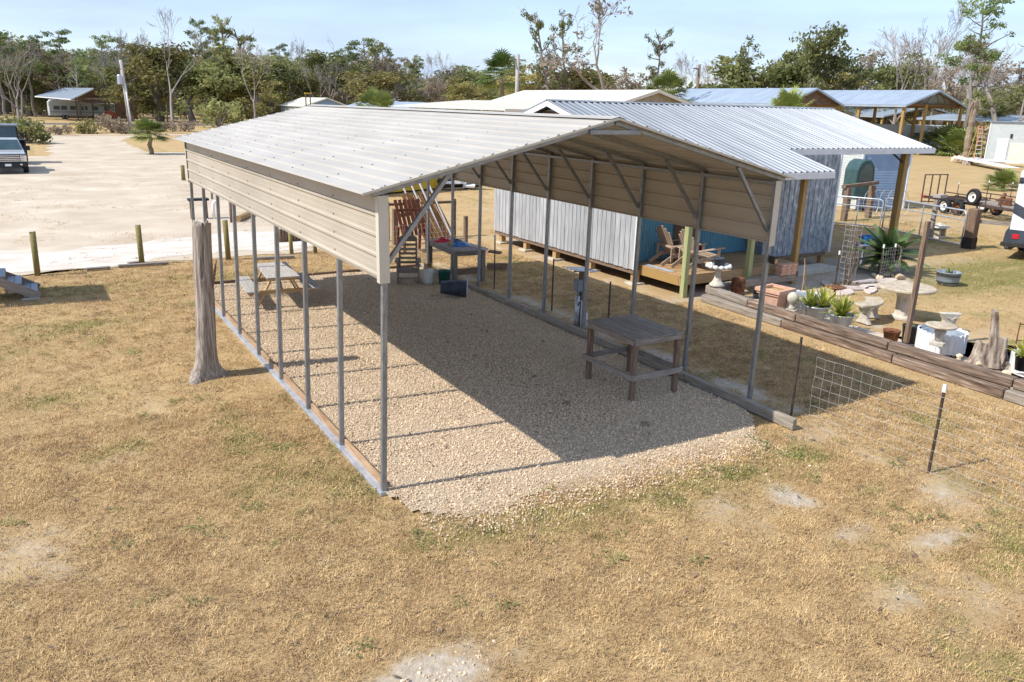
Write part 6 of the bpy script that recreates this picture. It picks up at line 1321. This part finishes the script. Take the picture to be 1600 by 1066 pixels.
def tree_damaged(seed, mat='oakleaf'):
    q = random.Random(seed); tr = MB(); cr = MB(); p = V((0, 0, -.2)); pts = [p]; d = V((0, 0, 1))
    for i in range(9): d = (d+V((q.gauss(0, .22), q.gauss(0, .22), .35))).normalized(); pts.append(pts[-1]+d*1.1)
    tr.tube(pts, [.24*(1-.75*i/9) for i in range(10)], 6, False)
    for k_ in range(22):
        i = q.randint(3, 8); b = pts[i].lerp(pts[i+1], q.random()); a = q.uniform(0, 6.28); l = q.uniform(.5, 2.1); e = b+V((math.cos(a)*l, math.sin(a)*l, l*q.uniform(-.1, .8))); tr.tube([b, b.lerp(e, .5)+V((0, 0, q.gauss(0, .15))), e], [.08, .05, .02], 4, False)
        for f in (.5, .8, 1.):
            if q.random() < .6: leafset(cr, b.lerp(e, f), .38, .38, .3, 40, .11, q)
        if q.random() < .6: e2 = e+V((q.gauss(0, .4), q.gauss(0, .4), q.uniform(.2, .8))); tr.tube([e, e2], [.02, .008], 3, False)
    return norm(tr, cr, 'trunk', mat)
def tree_lean(seed):
    q = random.Random(seed); tr = MB(); cr = MB(); pts = [V((0, 0, -.2)), V((-.2, 0, 2.5)), V((-1.0, .1, 4.6)), V((-2.2, .1, 6.2)), V((-3.3, .2, 7.0))]; tr.tube(pts, [.3, .26, .22, .17, .1], 7, False)
    for k_ in range(26): c = V((-3.7+q.gauss(0, .6), q.gauss(0, .6), 7.9+q.gauss(0, .75))); tr.tube([pts[-1], pts[-1].lerp(c, .6), c], [.05, .03, .01], 3, False); leafset(cr, c, .5, .5, .45, 30, .17, q)
    for k_ in range(14): c = V((-1.0+q.gauss(0, 1.6), q.gauss(0, .8), 3.4+q.gauss(0, .3))); leafset(cr, c, .6, .6, .4, 26, .17, q)
    tr.tube([pts[1], V((-2.0, 0, 3.2)), V((-3.2, .1, 3.4))], [.12, .08, .03], 5, False); tr.tube([pts[1], V((1.0, 0, 3.2)), V((1.6, .1, 3.4))], [.12, .08, .03], 5, False)
    return norm(tr, cr, 'trunk', 'oakleaf')
def fan_frond(m, base, a, el, pet, fan, q):
    d = V((math.cos(a)*math.cos(el), math.sin(a)*math.cos(el), math.sin(el))); s = V((-math.sin(a), math.cos(a), 0)); u = s.cross(d)
    tip = base+d*pet+V((0, 0, -.12*pet)); m.tube([base, base+d*pet*.5, tip], .012, 3, False)
    for j in range(13):
        th = (j-6)/6*1.35; e = (d*math.cos(th)+s*math.sin(th)).normalized(); L_ = fan*(1-.25*abs(th)/1.35)*q.uniform(.9, 1.08); w_ = e.cross(u).normalized()*fan*.045
        mid = tip+e*L_*.55+u*.03*fan; end = tip+e*L_+V((0, 0, -.28*L_)); m.add([tip, mid-w_, end, mid+w_], [(0, 1, 2, 3)])
def tree_palm(seed, trunk=5., n=34, mat='palmleaf', s=1.):
    q = random.Random(seed); tr = MB(); cr = MB()
    if trunk > .3:
        pts = [V((.05*math.sin(i), .05*math.cos(i*1.3), -.2+(trunk+.2)*i/10)) for i in range(11)]; tr.tube(pts, [.19+.03*(i % 2)-.005*i for i in range(11)], 9, True)
    else: tr.tube([V((0, 0, -.1)), V((0, 0, max(.2, trunk)))], [.2, .14], 8)
    for k_ in range(n):
        fan_frond(cr, V((0, 0, trunk)), q.uniform(0, 6.283), q.uniform(-.45, 1.45), q.uniform(.55, .95)*s, q.uniform(.65, .9)*s, q)
    return norm(tr, cr, 'palmtrunk', mat, False)
def bush(seed, mat, dens=30, size=.13):
    q = random.Random(seed); tr = MB(); cr = MB()
    for k_ in range(9):
        a = q.uniform(0, 6.28); e = V((math.cos(a)*q.uniform(.2, .9), math.sin(a)*q.uniform(.2, .9), q.uniform(.5, 1.5))); tr.tube([V((0, 0, -.05)), e*.5, e], [.04, .03, .01], 4, False)
    for k_ in range(22): leafset(cr, (q.gauss(0, .55), q.gauss(0, .55), q.uniform(.15, 1.35)), .42, .42, .36, dens, size, q)
    return norm(tr, cr, 'trunk', mat)
def norm(tr, cr, tm, cm, unit=True):
    zs = [v[2] for v in tr.v]+[v[2] for v in cr.v]; h = max(zs); k_ = 1/h
    for m in (tr, cr): m.v = [(x*k_, y*k_, z*k_) for x, y, z in m.v]
    return tr.mesh('trunk', M_[tm]), (cr.mesh('crown', M_[cm]) if cr.v else None)
PROTO = dict(oak=[tree_oak(i) for i in (1, 2, 3)], olive=[tree_oak(i, 'olivleaf') for i in (4, 5)], pine=[tree_pine(i) for i in (11, 12, 13)], bare=[tree_bare(i) for i in (21, 22, 23)], brown=[tree_bare(31, 5, .75, ('brownleaf', .8, 22), 2.2), tree_bare(32, 5, .7, ('brownleaf', .6, 22), 2.4)],
    big=[tree_bare(41, 6, .8, ('brownleaf', .10, 8), 2.3)], snag=[tree_bare(51, 3, .9, ('pineleaf', .12, 10), 5.), tree_bare(52, 3, .8, None, 5.5)], dam=[tree_damaged(i) for i in (61, 62, 63)], lean=[tree_lean(71)], palm=[tree_palm(81, 5., 52, 'palmleaf', 1.5), tree_palm(82, 4.2, 52, 'palmleaf', 1.5)], ypalm=[tree_palm(83, 1.9, 90, 'palmleaf', 1.2)], pmetto=[tree_palm(84, .2, 60, 'palmleaf', 1.3)], bush=[bush(91, 'oakleaf'), bush(92, 'olivleaf'), bush(93, 'brownleaf')])
NAME = dict(oak='oak_tree', olive='oak_tree', pine='pine_tree', bare='bare_tree', brown='withered_tree', big='bare_tree', snag='dead_tree', dam='storm_broken_tree', lean='leaning_tree', palm='palm_tree', ypalm='young_palm', pmetto='palmetto', bush='bush')
def tree(kind, v, px, dist, top, label, wide=1., group=None, rz=None, hmul=1.):
    p = along(px, dist); h = (hgt(top, p))*hmul; ms = PROTO[kind][v % len(PROTO[kind])]
    t = thing(NAME[kind], label, 'palm' if 'palm' in NAME[kind] else 'bush' if kind == 'bush' else 'tree', p, random.uniform(0, 6.28) if rz is None else rz, group); Mx = WM[t.name] @ Matrix.Diagonal((h*wide, h*wide, h, 1))
    place(bpy.data.objects.new('trunk', ms[0]), t, Mx)
    if ms[1]: place(bpy.data.objects.new('crown', ms[1]), t, Mx)
for a in (
 ('pine', 0, 8, 175, 48, 'spreading green pine at the far left edge', 1.1), ('bare', 0, 27, 150, 70, 'pale small bare tree at the left edge beside the far shelter', 1.1), ('pine', 1, 55, 190, 62, 'low green pine between the left edge and far shelter', 1.3), ('pine', 2, 108, 190, 44, 'flat topped green pine above the far shelter roof', 1.2),
 ('oak', 0, 45, 195, 88, 'dense oak behind the far shelter, left side', 1.6), ('oak', 1, 100, 200, 85, 'dense oak directly behind the far shelter', 1.7), ('brown', 0, 105, 185, 75, 'withered brown tree rising over the far shelter', 1.2), ('oak', 2, 148, 195, 95, 'dense oak behind the far shelter, right side', 1.7), ('pine', 0, 170, 200, 54, 'slim green pine left of the utility pole', 1.), ('pine', 1, 196, 195, 58, 'bushy green pine just behind the utility pole', 1.1),
 ('olive', 0, 205, 168, 92, 'olive oak beside the utility pole', 1.5), ('olive', 1, 248, 172, 60, 'tall olive oak behind the tallest bare tree', 1.3), ('bare', 1, 268, 150, 2, 'tallest bare tree left of the carport', .85), ('pine', 2, 322, 185, 27, 'tall thin pine right of the tallest bare tree', .7), ('oak', 0, 300, 165, 98, 'dark oak with leafy skirts beside the dirt lane', 1.6), ('dam', 0, 372, 165, 18, 'tall storm broken tree above the carport rear corner', 1.0), ('dam', 1, 405, 168, 38, 'storm broken tree right of the tall one over the carport corner', 1.1),
 ('oak', 1, 345, 170, 85, 'thick oak behind the carport rear corner', 1.6), ('oak', 2, 425, 175, 75, 'leafy oak above the left part of the carport roof', 1.5), ('olive', 0, 395, 160, 110, 'low olive oak above the carport rear edge', 1.6), ('bare', 2, 398, 140, 60, 'thin pale tree behind the carport rear corner', .7),
 ('snag', 0, 470, 190, 53, 'dead pole like tree, left of three snags', .6), ('snag', 1, 490, 192, 55, 'dead pole like tree, middle of three snags', .6), ('snag', 0, 512, 188, 54, 'dead pole like tree with a tuft, right of three snags', .8), ('oak', 0, 490, 180, 92, 'oak clump beneath the three dead snags', 1.8), ('oak', 1, 540, 178, 78, 'oak above the middle of the carport roof', 1.5), ('pine', 0, 572, 182, 57, 'pine crown above the middle of the carport roof', 1.1), ('dam', 2, 605, 180, 62, 'ragged storm broken tree above the carport ridge', 1.3),
 ('olive', 1, 575, 170, 105, 'olive oak low behind the carport ridge', 1.8), ('brown', 1, 640, 170, 85, 'withered brown tree above the carport ridge', 1.2), ('dam', 0, 650, 190, 82, 'dark broken tree at the end of the tall tree line', 1.0), ('oak', 2, 690, 260, 108, 'distant dark oak in the low tree line, left', 1.9), ('oak', 0, 735, 270, 100, 'distant dark oak in the low tree line, right', 1.9), ('brown', 0, 690, 180, 122, 'grey brown thicket tree behind the blue grey roofed house', 1.5),
 ('palm', 0, 783, 110, 74, 'tall cabbage palm left of the cream barn', 1.), ('olive', 0, 815, 125, 95, 'yellow olive oak behind the cream barn, left', 1.6), ('olive', 1, 875, 125, 98, 'yellow olive oak behind the cream barn ridge', 1.7), ('dam', 1, 857, 115, 6, 'tall broken tree with leaf clumps above the cream barn', .75), ('dam', 2, 885, 118, 14, 'thin broken tree beside the big bare tree', .7), ('brown', 1, 925, 120, 90, 'brown withered thicket tree below the big bare tree', 1.6), ('big', 0, 958, 105, -12, 'big spreading bare tree above the cream barn', 1.05), ('brown', 0, 1005, 115, 105, 'brown shrubby tree right of the big bare tree', 1.5), ('dam', 0, 1018, 108, 38, 'broken tree with rusty leaf clumps right of the big bare one', .7),
 ('palm', 1, 1042, 85, 104, 'cabbage palm behind the cream barn gable', 1.), ('lean', 0, 1185, 140, 48, 'storm bent tree leaning left with a tufted crown', 1.), ('oak', 1, 1270, 150, 36, 'tall ragged oak behind the blue grey barns', .85), ('oak', 2, 1235, 155, 85, 'wide oak left of the tall ragged oak', 1.6), ('olive', 0, 1300, 150, 95, 'olive oak right of the tall ragged oak', 1.4), ('oak', 0, 1362, 150, 74, 'leafy oak above the tall pole barn roof', 1.1), ('bare', 0, 1400, 140, 38, 'bare tree with crooked limb above the pole barn', .9), ('bare', 1, 1432, 145, 2, 'tallest bare tree above the pole barn gable', .8), ('bare', 2, 1462, 150, 45, 'slim bare tree beside the pole barn gable', .8),
 ('brown', 1, 1488, 140, 55, 'reddish withered tree left of the big right pine', 1.), ('pine', 1, 1515, 120, -8, 'big green pine at the upper right', .95), ('bare', 0, 1530, 130, 60, 'grey bare tree beneath the big right pine', .9), ('dam', 2, 1562, 118, 45, 'broken dark oak right of the big pine', 1.1), ('bare', 1, 1592, 120, 30, 'bare tree at the right edge of the picture', .9), ('oak', 1, 1585, 135, 120, 'green oak low at the right edge', 1.4), ('brown', 0, 1445, 160, 100, 'withered thicket tree behind the pole barn gable', 1.5),
 ('palm', 0, 1230, 47, 128, 'cabbage palm head showing above the cabin roof', .85), ('palm', 1, 582, 62, 133, 'cabbage palm head just above the carport ridge, left', .8), ('palm', 0, 600, 60, 138, 'cabbage palm head just above the carport ridge, right', .8), ('ypalm', 0, 229, 73, 181, 'young cabbage palm on the verge beside the utility pole', 1.05), ('pmetto', 0, 1488, 117, 190, 'palmetto clump under the right pole barn post, left', 1.1), ('pmetto', 0, 1515, 112, 196, 'palmetto clump beside the broken palm stem', 1.0), ('pmetto', 0, 1592, 62, 262, 'yellow green palmetto behind the camper', 1.)):
    tree(*a)
for i, (px, d, tp, v, lb) in enumerate(((15, 92, 176, 0, 'dark green bush behind the tractor, left'), (38, 90, 178, 0, 'dark green bush behind the tractor, right'), (125, 112, 184, 1, 'yellow green bush beside the far road'), (172, 116, 176, 2, 'tall brown bush beside the utility pole'), (192, 112, 190, 2, 'low brown bush at the foot of the utility pole'), (88, 108, 193, 2, 'low dry bush beside the far road'), (340, 140, 150, 0, 'green bush behind the rear of the carport'), (250, 120, 186, 2, 'dry brush by the dirt lane, left'), (285, 122, 184, 2, 'dry brush by the dirt lane, right'), (1080, 140, 125, 0, 'green shrub mass left of the dark utility pole'), (1140, 150, 122, 1, 'olive shrub mass right of the dark utility pole'))):
    tree('bush', v, px, d, tp, lb, 1.2)
a = along(1522, 104); t = thing('broken_palm', 'broken palm stem without fronds before the right tree line', 'palm', a); h = hgt(158, a); q = random.Random(8)
m = MB(); m.tube([V((.10*math.sin(i*1.1), .05*math.cos(i), h*i/14)) for i in range(15)], [.34+.05*(i % 2)-.004*i for i in range(15)], 10); m.build('stem', 'palmtrunk', t, T(*a))
m = MB()
for k_ in range(16):
    an = q.uniform(0, 6.28); z0 = h*q.uniform(.84, .98); l = q.uniform(.5, 1.3); d = V((math.cos(an), math.sin(an), 0)); m.tube([V((0, 0, z0)), d*.45+V((0, 0, z0+q.uniform(.1, .5))), d*(.4+l*.5)+V((0, 0, z0+q.uniform(-.9, .7)))], [.09, .06, .02], 4)
o = m.build('frond_stubs', 'palmtrunk', t, T(*a)); o['kind'] = 'stuff'
def woodland():
    pts = []; scl = []; idx = []
    for px in range(-260, 1900, 12):
        for row in range(2):
            d = random.uniform(205, 250)+row*55; p = along(px+random.uniform(-5, 5), d); hh = random.uniform(7, 14)*(1.3 if px < 660 else .85)*(1+.12*row); pts.append(tuple(p)); scl.append(hh); idx.append(random.choice((0, 1, 1, 2, 3, 3, 4, 4)))
    for px in list(range(-200, 700, 17))+list(range(1060, 1800, 15)):      # slimmer trunks standing before the mass
        p = along(px+random.uniform(-7, 7), random.uniform(165, 215)); pts.append(tuple(p)); scl.append(random.uniform(11, 17.5)*(1 if px < 700 else 1.05)); idx.append(random.choice((4, 4, 5, 5, 6) if px < 700 else (3, 5, 5, 5, 6)))
    vs = []
    for nm, i in (('oak', 0), ('olive', 0), ('oak', 2), ('brown', 0), ('pine', 0), ('bare', 2), ('snag', 0)):
        a, b = PROTO[nm][i]; bm = bmesh.new(); bm.from_mesh(a); n = len(bm.faces)
        if b is None: b = PROTO['oak'][0][1]
        else: bm.from_mesh(b)
        for f in bm.faces: f.material_index = 0
        bm.faces.ensure_lookup_table()
        for f in bm.faces[n:]: f.material_index = 1
        me = bpy.data.meshes.new('woodland_tree'); k_ = 1.0
        kx = .75 if nm in ('bare', 'snag', 'pine') else 1.35
        for v in bm.verts: v.co.x *= kx; v.co.y *= kx
        bm.to_mesh(me); bm.free(); me.materials.append(a.materials[0]); me.materials.append(b.materials[0]); vs.append(me)
    scatter('distant_woodland', pts, scl, idx, vs, 'distant dark woodland closing the horizon behind all buildings', 'woodland', .02)
woodland()
